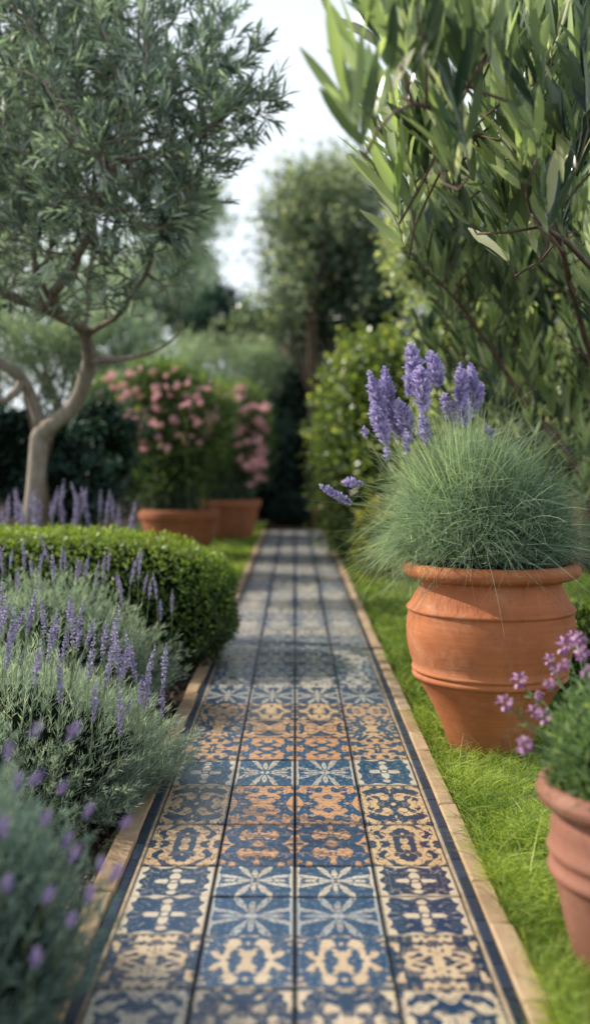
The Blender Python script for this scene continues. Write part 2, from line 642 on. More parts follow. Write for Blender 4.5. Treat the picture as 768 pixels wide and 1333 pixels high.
mb = MB()
for s in (-1, 1):
    y = 1.0
    while y < 16.6:
        l = rng.uniform(.24, .42)
        xa, xb = (.477, .532) if s > 0 else (-.540, -.477)
        slab(xa, xb + rng.uniform(-.004, .004), y + .0014, y + l - .0014, .024 + rng.uniform(-.003, .003), .005, 0, .003, t=.06, tint=rng.uniform(.25, .75))
        y += l
struct('path_edging', mb, M_kerb)

# ---- lawns
a = N('turf')
co = a.coord()
M_turf = a.done(a.bsdf(a.ramp(a.noise(co, 30, 4, .6), [(.3, (.02, .034, .008)), (.7, (.07, .10, .02))]), .95, a.bump(a.noise(co, 70, 4), .8, .02), .1))
mb = MB()
mb.add([(.534, .5, -.008), (9, .5, -.008), (9, 24, -.008), (.534, 24, -.008)], [[[0, 1, 2, 3]]], smooth=False)
mb.add([(-3, 10.4, -.008), (-.541, 9, -.008), (-.541, 19, -.008), (-3, 19, -.008)], [[[0, 1, 2, 3]]], smooth=False)
struct('lawn', mb, M_turf)
M_grass = leaf_mat('grass_blade', (.016, .036, .008), (.42, .46, .12), .40, .5, (1.35, 1.4, .55), .35, mid=(.10, .16, .030))
def grass(n, y0, y1, x0, xk, h0, w0, side=1):
    yy = 1 / rng.uniform(1 / y1, 1 / y0, n)
    lim = xk * yy + .35
    xx = x0 + rng.uniform(0, 1, n) * np.maximum(lim - x0, .2)
    hh = h0 * rng.lognormal(0, .28, n)
    patch = .5 + .5 * np.sin(xx * 9 + 1.3 * np.sin(yy * 7)) * np.sin(yy * 8 + xx * 3)
    hh *= .65 + .6 * patch
    hh = np.where(rng.random(n) < .06, hh * 1.6, hh)
    lean = rng.normal(size=(n, 2)) * .55 + np.stack([.25 * np.sin(yy * 5 + xx * 4), .25 * np.cos(xx * 6)], 1)
    ts = np.linspace(0, 1, 4)
    p = np.stack([side * xx[:, None] + lean[:, :1] * hh[:, None] * ts ** 1.8,
                  yy[:, None] + lean[:, 1:] * hh[:, None] * ts ** 1.8,
                  -.008 + hh[:, None] * ts[None] * np.ones((n, 1)) * (1 - .22 * ts)], -1)
    w_ = np.maximum(w0, yy * .0009) * rng.uniform(.7, 1.3, n)
    t0 = np.clip(rng.normal(.66, .17, n) + (patch - .5) * .3, 0, .95)
    tt = np.clip(t0[:, None] * (.45 + .7 * ts[None]), 0, 1)
    dry = rng.random(n) < .04
    tt[dry] = 1
    ribbons(gmb, p, w_, tint=tt)
gmb = MB()
grass(90000, 1.7, 6.5, .528, .30, .058, .0030)
grass(26000, 6.5, 19, .534, .30, .05, .004)
struct('grass', gmb, M_grass, 'stuff')
gmb = MB()
grass(14000, 9.5, 19, .541, .10, .05, .006, -1)
struct('grass', gmb, M_grass, 'stuff')

# ================================================================== POTS
M_terra = terracotta_mat('terracotta', (.53, .19, .075), (.33, .10, .038))
M_terra2 = terracotta_mat('aged_terracotta', (.34, .15, .10), (.21, .09, .06))
M_terra3 = terracotta_mat('dusty_terracotta', (.44, .155, .068), (.30, .10, .045))

def pot(name, label, c, prof, mat, group=None, soil_r=.3, soil_z=.6, wob=0., cut=6):
    t = thing(name, label, 'pot', c, group)
    m = MB()
    pr = np.array(prof, float)
    lathe(m, pr[:cut + 1], c, 96, wob=wob)
    part('body', m, mat, t)
    m = MB()
    lathe(m, pr[cut:], c, 96, wob=wob)
    part('rim', m, mat, t)
    m = MB()
    k = 10
    rr = np.linspace(0, soil_r, k)
    lathe(m, [(max(q, .001), soil_z + .012 * math.cos(q / soil_r * 1.5)) for q in rr], c, 40)
    part('soil', m, M_soil, t)
    return t

s_ = 1 / 324.   # photo pixels to metres at the big jar
BIG = (.775, 3.95, -.004)
big_ctrl = [(0, .02), (.150, 0), (.158, .004), (.172, .05), (.200, .12), (.232, .185), (.262, .240), (.286, .275), (.296, .290)]
ring1 = [(.300, .296), (.312, .300), (.319, .308), (.318, .316), (.311, .322), (.309, .325), (.3175, .329), (.321, .335), (.318, .341), (.314, .344)]
belly = [(.322, .37), (.334, .41), (.341, .45), (.343, .49), (.340, .53), (.334, .555)]
ring2 = [(.335, .560), (.342, .564), (.344, .571), (.339, .577), (.331, .580)]
neck = [(.318, .605), (.300, .635), (.288, .66), (.286, .675)]
rim = [(.297, .684), (.335, .690), (.352, .698), (.361, .712), (.361, .728), (.352, .742), (.335, .748), (.318, .745), (.305, .735), (.298, .715), (.285, .66), (.28, .62)]
pot('large_terracotta_jar', 'large bulbous terracotta jar with thick rolled rim holding the tall purple lavender', BIG,
    [(q[0] * .965, q[1] * 1.025) for q in big_ctrl + ring1 + belly + ring2 + neck + rim], M_terra, None, .285, .70, cut=len(big_ctrl + ring1 + belly + ring2 + neck) - 1)

POT3 = (.775, 2.21, -.004)
p3 = [(0, .01), (.125, 0), (.132, .004), (.150, .06), (.172, .14), (.186, .195), (.190, .203), (.198, .207), (.201, .216), (.198, .225), (.192, .230),
      (.193, .245), (.199, .250), (.203, .258), (.200, .267), (.195, .273), (.196, .30), (.192, .325), (.186, .338), (.196, .348), (.216, .352), (.226, .362), (.229, .376), (.224, .390), (.213, .398), (.200, .397), (.19, .385), (.18, .35), (.17, .3)]
pot('small_terracotta_pot', 'weathered ribbed terracotta pot on the grass in the right foreground with pink blooms', POT3, [(q[0], q[1] * 1.11) for q in p3], M_terra2, None, .19, .405, cut=22)

def flower_pot_profile(rt, rb, h):
    return [(0, .01), (rb, 0), (rb + .01, .01), (rb + (rt - rb) * .72, h * .72), (rt * .93, h * .76), (rt * .935, h * .80), (rt * .99, h * .82), (rt * 1.0, h * .86),
            (rt * 1.01, h * .95), (rt * 1.0, h * .99), (rt * .97, h), (rt * .93, h * .98), (rt * .90, h * .9), (rt * .85, h * .8)]
PA = (-1.385, 11.9, -.004)
PB = (-.96, 15.0, -.004)
pot('wide_terracotta_pot', 'wide flared terracotta pot behind the clipped hedge, nearer of the two under pink flowers', PA, flower_pot_profile(.475, .33, .60), M_terra3, 'pots under the pink flowers', .43, .52)
pot('wide_terracotta_pot', 'terracotta pot beside the far lawn, half hidden behind the nearer pink flower pot', PB, flower_pot_profile(.45, .30, .60), M_terra3, 'pots under the pink flowers', .41, .52)
PC = P(437, 668, 17.3); PC[2] = -.004
pot('far_terracotta_pot', 'small dim terracotta pot at the far right end of the tiled path', PC, flower_pot_profile(.24, .17, .5), M_terra3, None, .21, .42)
PD = P(404, 680, 18.9); PD[2] = -.004
pot('far_terracotta_pot', 'tiny dark terracotta pot beside the round shrub closing the path', PD, flower_pot_profile(.14, .1, .27), M_terra3, None, .12, .23)

# ================================================================== FOLIAGE
M_core = N('inner_shade')
M_core = M_core.done(M_core.bsdf((.006, .010, .006), 1., spec=0.))  # near-black filler colour, standing in for shade between the leaves

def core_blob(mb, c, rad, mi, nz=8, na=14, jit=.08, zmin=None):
    """a dark lumpy filler inside a dense plant, painted as its inner shade"""
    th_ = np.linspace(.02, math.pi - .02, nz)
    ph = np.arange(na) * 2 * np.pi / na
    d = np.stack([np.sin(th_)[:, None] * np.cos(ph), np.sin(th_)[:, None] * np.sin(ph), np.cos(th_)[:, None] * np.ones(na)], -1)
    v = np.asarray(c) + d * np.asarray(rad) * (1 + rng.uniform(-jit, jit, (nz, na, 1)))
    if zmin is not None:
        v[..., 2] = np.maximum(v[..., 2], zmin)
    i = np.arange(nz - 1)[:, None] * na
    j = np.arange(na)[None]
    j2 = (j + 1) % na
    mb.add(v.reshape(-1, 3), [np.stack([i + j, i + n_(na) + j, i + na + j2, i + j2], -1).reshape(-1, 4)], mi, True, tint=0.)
n_ = lambda x: x

# ---- lavender plants
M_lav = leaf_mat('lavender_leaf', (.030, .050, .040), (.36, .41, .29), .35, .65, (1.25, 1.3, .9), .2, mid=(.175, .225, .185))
a = N('lavender_floret')
t = a.attr('tint')
c = a.ramp(t, [(0, (.17, .14, .30)), (.5, (.45, .39, .62)), (1, (.72, .66, .82))])
g1 = a.bsdf(c, .7, spec=.2)
tr = a.n('ShaderNodeBsdfTranslucent')
a.set(tr.inputs[0], c)
mxs = a.n('ShaderNodeMixShader')
mxs.inputs[0].default_value = .3
a.t.links.new(g1, mxs.inputs[1])
a.t.links.new(tr.outputs[0], mxs.inputs[2])
M_flor = a.done(mxs.outputs[0])
a = N('violet_floret')
t = a.attr('tint')
c = a.ramp(t, [(0, (.20, .15, .40)), (.5, (.62, .54, .85)), (1, (.86, .80, .96))])
g1 = a.bsdf(c, .7, spec=.2)
tr = a.n('ShaderNodeBsdfTranslucent')
a.set(tr.inputs[0], c)
mxs = a.n('ShaderNodeMixShader')
mxs.inputs[0].default_value = .3
a.t.links.new(g1, mxs.inputs[1])
a.t.links.new(tr.outputs[0], mxs.inputs[2])
M_viol = a.done(mxs.outputs[0])
M_stem = leaf_mat('green_stem', (.05, .085, .04), (.20, .24, .12), .2, .6)

def spike_mesh(name, L, Rr, levels, per, stem, mat, fl=.011, bend=.0):
    """one flower spike, base at origin, along +Z; stem runs down below the florets"""
    m = MB()
    bend_f = lambda z: np.array([bend * (z / max(stem + L, .01)) ** 2, 0, z])
    tube(m, [bend_f(z) for z in np.linspace(0, stem + L * .95, 7)], np.linspace(.0016, .0009, 7), 5, 1, tint=.6)
    pos, dr, ln, ti = [], [], [], []
    for k in range(levels):
        q = k / (levels - 1)
        z = stem + L * q
        rr = Rr * (math.sin(math.pi * min(1, q * .82 + .14)) ** .7) * random.uniform(.8, 1.1)
        nn = max(3, int(per * (rr / Rr)))
        off = random.random() * 6
        for j in range(nn):
            an = off + j * 2 * math.pi / nn + random.uniform(-.2, .2)
            d = np.array([math.cos(an), math.sin(an), random.uniform(.25, 1.1)])
            pos.append(bend_f(z) + d * np.array([1, 1, 0]) * rr * .25 + np.array([0, 0, random.uniform(-.3, .3) * L / levels]))
            dr.append(d)
            ln.append(rr * random.uniform(.75, 1.1))
            ti.append(min(1, max(0, random.gauss(.5, .24) + .15 * (q - .5))))
    pos, dr, ln, ti = map(np.array, (pos, dr, ln, ti))
    # each floret a small tapered bud: two crossed folded blades
    leaves(m, pos, dr, rdirs(len(pos)), ln, fl, 2, .6, -.1, 0, ti, prof=lambda t: max(.35, math.sin(math.pi * (.25 + .6 * t))))
    leaves(m, pos, dr, rdirs(len(pos)), ln * .9, fl, 2, .6, .1, 0, np.clip(ti + .1, 0, 1), prof=lambda t: max(.35, math.sin(math.pi * (.25 + .6 * t))))
    return m.mesh(name, [mat, M_stem])

LSP = [spike_mesh('flower_spike', .085 + .02 * k, .0105, 11 + k, 6, .12, M_flor, .0065, .02 * (k - 1)) for k in range(4)]

M_pale = M_flor.copy()
M_pale.name = 'pale_mauve_floret'
for nd in M_pale.node_tree.nodes:
    if nd.type == 'VALTORGB':
        for e_, c_ in zip(nd.color_ramp.elements, [(.12, .10, .28), (.36, .28, .56), (.72, .56, .74)]):
            e_.color = c_ + (1,)
LSH = [spike_mesh('flower_spike', .055, .0145, 6, 7, .16, M_pale, .009, .02 * (k - 1)) for k in range(3)]
M_lavd = leaf_mat('shaded_lavender_leaf', (.018, .040, .034), (.30, .37, .30), .3, .65, (1.25, 1.3, .9), .2, mid=(.115, .17, .15))  # darker copy of the lavender leaf, shade put into its colour
def lavender(label, c, rx, ry, h, nst, nleaf, spikes, group, lw=.0032, ll=.035, mat=None, short=False):
    """c ground centre; silvery mound rx, ry, h with flower spikes (list of world points of the spike base, scale)"""
    t = thing('lavender_bush', label, 'lavender', c, group)
    c = np.asarray(c, float)
    m = MB()
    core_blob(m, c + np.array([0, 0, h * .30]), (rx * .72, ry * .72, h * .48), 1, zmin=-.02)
    d = rdirs(nst)
    d[:, 2] = np.abs(d[:, 2]) * 1.05 - .12
    d = norm(d)
    d[:, :2] *= (.70 + .30 * np.clip((d[:, 2:] + .12) / .4, 0, 1))
    lump = 1 + .12 * np.sin(d[:, 0] * 7 + d[:, 1] * 5 + c[0] * 9) * np.sin(d[:, 2] * 8 + c[1])
    ext = np.array([rx, ry, h])
    tip = c + d * ext * (lump * rng.uniform(.78, 1.05, nst))[:, None]
    tip[:, 2] = np.maximum(tip[:, 2], .02)
    root = c + d * ext * .45
    root[:, 2] = np.maximum(root[:, 2] - h * .15, 0)
    mid = (root + tip) / 2 + d * np.array([.25, .25, -.10]) * ext * .3
    ts = np.linspace(0, 1, 5)[None, :, None]
    st = (1 - ts) ** 2 * root[:, None] + 2 * ts * (1 - ts) * mid[:, None] + ts ** 2 * tip[:, None]
    st[:, -1, 2] += rng.uniform(0, .05, nst)
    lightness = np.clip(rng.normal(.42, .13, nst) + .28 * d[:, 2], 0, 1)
    ribbons(m, st, .0028, 0, tint=np.clip(lightness[:, None] * np.linspace(.35, 1.1, 5)[None], 0, 1))
    k = nleaf
    tt = 1 - rng.uniform(0, 1, (nst, k)) ** 1.6 * .62
    ii = np.arange(nst)[:, None]
    a_ = (1 - tt)[..., None] ** 2 * root[:, None] + 2 * (tt * (1 - tt))[..., None] * mid[:, None] + tt[..., None] ** 2 * tip[:, None]
    ax = norm(tip - root)[:, None] * np.ones((1, k, 1))
    ld = norm(ax * rng.uniform(.6, 1.3, (nst, k, 1)) + rdirs(nst * k).reshape(nst, k, 3) * .75 + np.array([0, 0, .35]))
    leaves(m, a_.reshape(-1, 3), ld.reshape(-1, 3), rdirs(nst * k), ll * rng.uniform(.6, 1.2, nst * k), lw, 1, 0, .12, 0,
           tint=np.clip((lightness[:, None] * (.15 + .95 * (tt - .38) / .62) + rng.normal(0, .1, (nst, k))).ravel(), 0, 1))
    part('foliage', m, [mat or M_lav, M_core], t)
    for (p, sc2, dr) in spikes:
        part_at('flower_spike', random.choice(LSH if short else LSP), t, p, aim(dr, random.uniform(0, 6)), sc2)
    return t

def spike_to(tip, dr, sc2):
    dr = norm(np.asarray(dr, float))
    return (np.asarray(tip) - dr * .225 * sc2, sc2, dr)

def spikes_on(c, rx, ry, h, n, sc0=1., top=.45, lean=.35, side=None):
    out = []
    while len(out) < n:
        d = rdirs(1)[0]
        d[2] = abs(d[2])
        if d[2] < top or (side is not None and np.dot(d, side) < -.25):
            continue
        p = np.asarray(c) + d * np.array([rx, ry, h]) * random.uniform(.86, .98)
        dr = d * np.array([lean, lean, 0]) + np.array([random.gauss(0, .1) + .06, random.gauss(0, .1), 1])
        out.append((p, sc0 * random.uniform(.75, 1.2), dr))
    return out

GL = 'lavender bushes along the left of the path'
# main lavender, in focus
cL1 = (-1.02, 3.42, 0)
sp = spikes_on(cL1, .60, .56, .40, 8, .7, .5)
for px, py, Y in ((12, 772, 3.3), (26, 782, 3.2), (37, 775, 3.4), (47, 783, 3.2), (60, 787, 3.3), (75, 795, 3.15), (92, 772, 3.45), (100, 800, 3.2), (110, 800, 3.3), (122, 799, 3.15), (134, 812, 3.3), (150, 808, 3.2),
                   (158, 830, 3.3), (165, 835, 3.1), (173, 838, 3.25), (181, 840, 3.3), (197, 857, 3.2), (215, 851, 3.25), (190, 870, 3.1), (206, 878, 3.15), (85, 866, 3.0), (125, 888, 2.95), (160, 916, 2.92), (212, 890, 3.2), (30, 810, 3.1), (68, 820, 3.1), (5, 790, 3.1), (143, 850, 3.05), (112, 842, 3.05), (88, 818, 3.35), (18, 830, 3.0), (52, 840, 3.0)):
    sp.append(spike_to(P(px, py, Y), (random.gauss(.16, .08), random.gauss(-.03, .08), 1), random.uniform(.95, 1.2)))
lavender('silvery lavender bush leaning over the path edge, sharpest of the left lavenders', cL1, .68, .64, .47, 4400, 15, sp, GL)
# behind it
cL2 = (-1.22, 4.55, 0)
sp = spikes_on(cL2, .66, .5, .52, 8, .8, .6)
for px in range(-10, 225, 9):
    py = np.interp(px, [0, 60, 130, 200, 230], [716, 718, 730, 748, 778]) + random.gauss(0, 10)
    sp.append(spike_to(P(px, py, 4.5 + random.gauss(0, .15)), (random.gauss(.12, .1), random.gauss(0, .1), 1), random.uniform(.75, 1.1)))
lavender('pale grey lavender bush between the front lavender and the clipped hedge', cL2, .70, .5, .62, 3000, 14, sp, GL, .004, .04)
# near, blurred
cL0 = (-.85, 1.95, 0)
sp = []
for px, py, Y in ((13, 962, 1.62), (56, 938, 1.62), (95, 935, 1.75), (35, 1005, 1.65), (57, 1000, 1.62), (75, 1055, 1.68), (83, 1010, 1.75), (115, 1040, 1.72), (95, 1080, 1.66), (105, 1095, 1.72), (135, 1115, 1.68), (172, 1060, 1.72), (150, 1120, 1.66), (160, 1130, 1.7), (130, 1150, 1.7), (20, 1140, 1.58), (70, 1150, 1.6), (92, 1180, 1.62), (50, 1230, 1.55), (10, 1060, 1.62)):
    sp.append(spike_to(P(px, py, Y), (random.gauss(.35, .2), random.gauss(-.1, .1), 1), random.uniform(.5, .7)))
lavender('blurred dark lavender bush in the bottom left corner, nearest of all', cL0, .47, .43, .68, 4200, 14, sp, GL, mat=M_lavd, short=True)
# behind the hedge
cL3 = (-2.0, 6.75, 0)
sp = []
for px, py in ((12, 645), (22, 637), (33, 650), (40, 642), (50, 655), (58, 643), (67, 652), (80, 632), (88, 648), (98, 645), (106, 640), (111, 628), (120, 650), (132, 638), (140, 650), (147, 645), (155, 660), (165, 668), (178, 680), (4, 655), (72, 640), (28, 660), (45, 662), (94, 660)):
    sp.append(spike_to(P(px, py, 6.5 + random.gauss(0, .12)), (random.gauss(.05, .08), random.gauss(0, .05), 1), random.uniform(1.3, 2.0)))
lavender('lavender bush behind the clipped hedge whose tall violet spikes rise at the olive trunk', cL3, .85, .4, .66, 1200, 10, sp, GL, .005, .05)

# ---- the tall lavender in the big jar
M_fine = leaf_mat('fine_foliage', (.026, .055, .045), (.42, .48, .31), .38, .6, (1.3, 1.35, .8), .25, mid=(.16, .225, .16))
top_c = np.array([BIG[0] - .02, BIG[1], .755])
t = thing('potted_lavender', 'feathery grey green lavender with thick purple flower spikes growing in the large jar', 'lavender', top_c)
m = MB()
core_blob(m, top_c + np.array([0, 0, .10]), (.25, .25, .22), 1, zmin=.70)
def tuft(n, k, c, spread, rmin, rmax, up, w_, tintc, grav=.5, ns=9, lim=None):
    d = rdirs(n)
    d[:, 2] = np.abs(d[:, 2]) * up
    d = norm(d)
    if lim is not None:
        d = norm(d + np.asarray(lim))
    L = rng.uniform(rmin, rmax, n)
    root = np.asarray(c) + d * np.array([spread, spread, .1]) * rng.uniform(.2, 1, (n, 1))
    ts = np.linspace(0, 1, ns)[None, :, None]
    curl = rdirs(n) * rng.uniform(0, .35, (n, 1))
    p = root[:, None] + L[:, None, None] * (d[:, None] * ts + curl[:, None] * ts ** 2 * .6 - np.array([0, 0, 1.]) * grav * ts ** 2.2 * rng.uniform(.4, 1.3, (n, 1, 1)))
    tt = np.clip(rng.normal(tintc, .16, n)[:, None] * np.linspace(.35, 1.25, ns)[None], 0, 1)
    ribbons(m, p, w_, 0, tint=tt)
def fuzz(n, c, rad, r0, r1, lmin, lmax, w_, outw, upw, curlk, t0):
    d = rdirs(n)
    d[:, 2] = np.abs(d[:, 2])
    rr = rng.uniform(r0, r1, n)
    root = np.asarray(c) + d * np.asarray(rad) * rr[:, None]
    g_ = norm(d * outw + rdirs(n) * .75 + np.array([-.12, 0, upw]))
    L = rng.uniform(lmin, lmax, n)[:, None, None]
    ts = np.linspace(0, 1, 7)[None, :, None]
    c1, c2 = rdirs(n)[:, None] * curlk, rdirs(n)[:, None] * curlk
    p = root[:, None] + L * (g_[:, None] * ts + c1 * ts ** 2 + c2 * ts ** 3 * .8 - np.array([0, 0, .25]) * ts ** 2)
    tt = np.clip((rng.normal(t0, .15, n) + .30 * (rr - .75) - .16 * d[:, 0] + .12 * d[:, 2])[:, None] * np.linspace(.45, 1.2, 7)[None], 0, 1)  # left and top strands tinted lighter, sun side put into the colour
    ribbons(m, p, w_, 0, tint=tt)
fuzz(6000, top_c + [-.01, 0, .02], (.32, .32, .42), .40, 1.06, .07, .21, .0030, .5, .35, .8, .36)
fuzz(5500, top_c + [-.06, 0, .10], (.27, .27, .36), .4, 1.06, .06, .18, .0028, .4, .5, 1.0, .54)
tuft(1000, 0, top_c + [-.02, 0, .10], .18, .18, .36, 1.0, .0032, .46, .30)
tuft(900, 0, top_c + [-.08, -.02, .12], .15, .28, .46, 1.8, .0034, .80, .06, lim=(-.18, 0, 1.0))
tuft(350, 0, top_c + [-.20, .05, .06], .10, .14, .26, .5, .0032, .62, .6, lim=(-.9, .3, .1))
fuzz(700, top_c + [-.25, .05, .02], (.14, .14, .14), .2, 1., .08, .18, .003, .5, -.3, .6, .5)
fuzz(900, top_c + [.25, .05, .0], (.22, .2, .26), .3, 1., .08, .18, .003, .5, .2, .6, .3)
# stray curled tendrils
tuft(160, 0, top_c + [0, -.05, .08], .2, .36, .56, .7, .0026, .6, .3)
# small needles along the mound so that it reads feathery
n = 9000
d = rdirs(n)
d[:, 2] = np.abs(d[:, 2])
p = top_c + np.array([0, 0, .02]) + d * np.array([.33, .33, .40]) * rng.uniform(.62, 1.02, (n, 1))
leaves(m, p, norm(d * .6 + rdirs(n) + [0, 0, .3]), rdirs(n), rng.uniform(.03, .075, n), .0034, 1, 0, .25, 0, tint=np.clip(rng.normal(.45, .2, n) + (.15 * (-d[:, 0])), 0, 1))  # needles carry the same painted sun side
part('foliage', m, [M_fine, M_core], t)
SPB = {}
def violet(px0, py0, px1, py1, Y, Rr, stemroot=None):
    """spike from tip pixel to bottom pixel at depth Y"""
    tip, bot = P(px0, py0, Y), P(px1, py1, Y + random.uniform(-.02, .02))
    L = np.linalg.norm(tip - bot)
    me = spike_mesh('flower_spike', L, Rr * 1.2, max(5, int(L / .0105)), int(15 * Rr / .036) + 4, .0, M_viol, .0105)
    o = part_at('flower_spike', me, t, bot, aim(tip - bot, random.uniform(0, 6)))
    mm = MB()
    root = top_c + np.array([(bot[0] - top_c[0]) * .45, (bot[1] - top_c[1]) * .5, .12])
    if stemroot is not None:
        root = top_c + np.array(stemroot)
    mid = (bot + root) / 2 + np.array([0, 0, .03])
    if stemroot is None:
        mid = bot * .6 + root * .4 - (tip - bot) * .15
    tube(mm, spline([root, mid, bot, bot + (tip - bot) * .2], 12), .0027, 5, tint=.85)
    s = part('stem', mm, M_stem, t)
    s.parent = o
    s.matrix_parent_inverse = o.matrix_basis.inverted()
    return o
V = [(533, 447, 545, 500, 4.02, .030), (545, 478, 552, 536, 3.95, .036), (560, 458, 572, 502, 4.08, .030), (480, 484, 500, 545, 4.0, .026), (500, 478, 508, 540, 4.05, .026),
     (484, 524, 504, 578, 3.93, .028), (518, 520, 536, 575, 3.98, .030), (500, 515, 520, 570, 4.06, .030), (548, 538, 556, 578, 3.9, .022), (599, 474, 602, 548, 4.0, .028),
     (612, 474, 617, 535, 4.06, .028), (624, 498, 622, 528, 4.1, .024), (577, 512, 585, 545, 4.03, .022), (632, 552, 640, 574, 3.95, .016), (474, 556, 476, 570, 4.05, .013), (503, 580, 504, 598, 3.95, .013),
     (535, 470, 532, 515, 4.12, .026), (606, 520, 606, 556, 3.95, .026), (528, 560, 530, 590, 3.95, .018), (588, 535, 592, 556, 4.05, .016)]
for q in V:
    violet(*q)
violet(417, 632, 456, 655, 3.9, .017, (-.10, -.05, .10))
violet(446, 627, 472, 630, 3.98, .017, (-.12, 0, .14))

# ---- clipped shapes
def shell_points(n, c, rad, p=2.6, lump=.05, zmin=0.):
    """points on a lumpy superellipsoid"""
    d = rdirs(n)
    k = (np.abs(d) ** p).sum(1) ** (-1 / p)
    pos = d * k[:, None]
    nr = norm(np.sign(pos) * np.abs(pos) ** (p - 1) / np.asarray(rad))
    W = pos * np.asarray(rad)
    l = 1 + lump * (np.sin(W[:, 0] * 9 + c[0]) * np.sin(W[:, 1] * 11 + 1) * np.sin(W[:, 2] * 10 + 2) + .5 * np.sin(W[:, 0] * 23 + W[:, 2] * 19))
    W = W * l[:, None]
    pos = np.asarray(c) + W
    keep = pos[:, 2] > zmin
    return pos[keep], nr[keep], keep

def clipped(name, label, cat, c, rad, n, ls, mat, p=2.6, lump=.05, deep=.10, group=None, topl=.25, fuzz=.0, zmin=.02):
    t = thing(name, label, cat, (c[0], c[1], 0), group)
    m = MB()
    # dark filler following the same form, coloured as inner shade
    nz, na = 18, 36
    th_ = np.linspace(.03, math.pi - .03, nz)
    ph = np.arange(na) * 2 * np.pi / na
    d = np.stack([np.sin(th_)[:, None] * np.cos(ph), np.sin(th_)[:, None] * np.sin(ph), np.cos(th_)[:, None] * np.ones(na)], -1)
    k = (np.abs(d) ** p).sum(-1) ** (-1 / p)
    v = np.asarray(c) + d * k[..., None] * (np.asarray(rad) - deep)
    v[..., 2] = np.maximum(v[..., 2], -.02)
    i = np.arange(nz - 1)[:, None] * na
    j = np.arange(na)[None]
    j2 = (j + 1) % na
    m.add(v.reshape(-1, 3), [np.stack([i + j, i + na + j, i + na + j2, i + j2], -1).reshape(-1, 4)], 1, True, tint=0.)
    pos, nr, keep = shell_points(n, c, rad, p, lump, zmin)
    q = len(pos)
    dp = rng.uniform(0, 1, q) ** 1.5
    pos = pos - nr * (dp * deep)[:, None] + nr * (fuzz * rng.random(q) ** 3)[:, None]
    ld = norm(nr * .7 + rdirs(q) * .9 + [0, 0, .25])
    ti = np.clip(rng.normal(.5, .2, q) * (1 - .75 * dp) + topl * nr[:, 2], 0, .9)  # tint rises on upward faces: sunlit top put into the leaf colour
    ti = np.where(rng.random(q) < .04 * (dp < .3), 1., ti)  # stray outer leaves at full tint, for the painted glints
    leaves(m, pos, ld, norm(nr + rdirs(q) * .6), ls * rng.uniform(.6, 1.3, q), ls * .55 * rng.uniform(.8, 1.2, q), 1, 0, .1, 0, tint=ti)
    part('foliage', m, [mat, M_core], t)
    return t

# clipped foliage
M_box = leaf_mat('box_leaf', (.008, .022, .006), (.22, .28, .045), .32, .36, (1.5, 1.6, .5), .5, mid=(.040, .080, .016))
M_box_d = leaf_mat('dark_hedge_leaf', (.005, .014, .012), (.045, .085, .06), .2, .5, (1.2, 1.6, .8), .35, mid=(.015, .036, .028))
M_sunny = leaf_mat('pale_hedge_leaf', (.012, .030, .008), (.34, .38, .10), .45, .26, (1.5, 1.5, .5), .6, mid=(.065, .105, .03), glint=(.78, .80, .50))
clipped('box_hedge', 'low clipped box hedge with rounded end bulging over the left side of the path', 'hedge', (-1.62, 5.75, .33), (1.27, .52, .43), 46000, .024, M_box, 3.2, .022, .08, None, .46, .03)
clipped('clipped_hedge', 'tall dark clipped hedge closing off the far end of the path', 'hedge', (-.15, 21.2, 1.4), (1.0, .9, 1.95), 16000, .075, M_box_d, 3.4, .03, .15)
clipped('topiary_ball', 'low round bluish green shrub at the end of the tiled path', 'shrub', tuple(P(379, 668, 18.9)), (.46, .40, .38), 5200, .035, M_box_d, 2.1, .03, .06)
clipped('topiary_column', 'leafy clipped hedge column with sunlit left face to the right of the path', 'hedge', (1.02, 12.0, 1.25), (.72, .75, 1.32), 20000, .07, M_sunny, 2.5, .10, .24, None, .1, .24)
# small plants at the foot of the column
M_yel = leaf_mat('yellow_leaf', (.03, .05, .01), (.40, .32, .06), .45, .45, (1.4, 1.3, .5), .4, mid=(.10, .13, .03))
clipped('yellow_shrub', 'small yellow green shrub beside the path behind the big jar', 'shrub', (.82, 9.9, .30), (.22, .25, .42), 1600, .07, M_yel, 2., .12, .16, None, .2, .12)
clipped('green_herb', 'bushy light green herb at the right edge behind the large jar', 'plant', (1.33, 4.35, .22), (.24, .26, .34), 5200, .035, M_box, 2., .1, .12, None, .4, .06)

M_gry = leaf_mat('grey_green_leaf', (.02, .04, .026), (.36, .40, .24), .42, .26, (1.3, 1.3, .75), .5, mid=(.10, .14, .095), glint=(.85, .86, .68))
M_spk = leaf_mat('light_flecked_leaf', (.012, .026, .018), (.28, .33, .20), .35, .26, (1.3, 1.4, .7), .6, mid=(.060, .095, .066), glint=(.75, .76, .58))
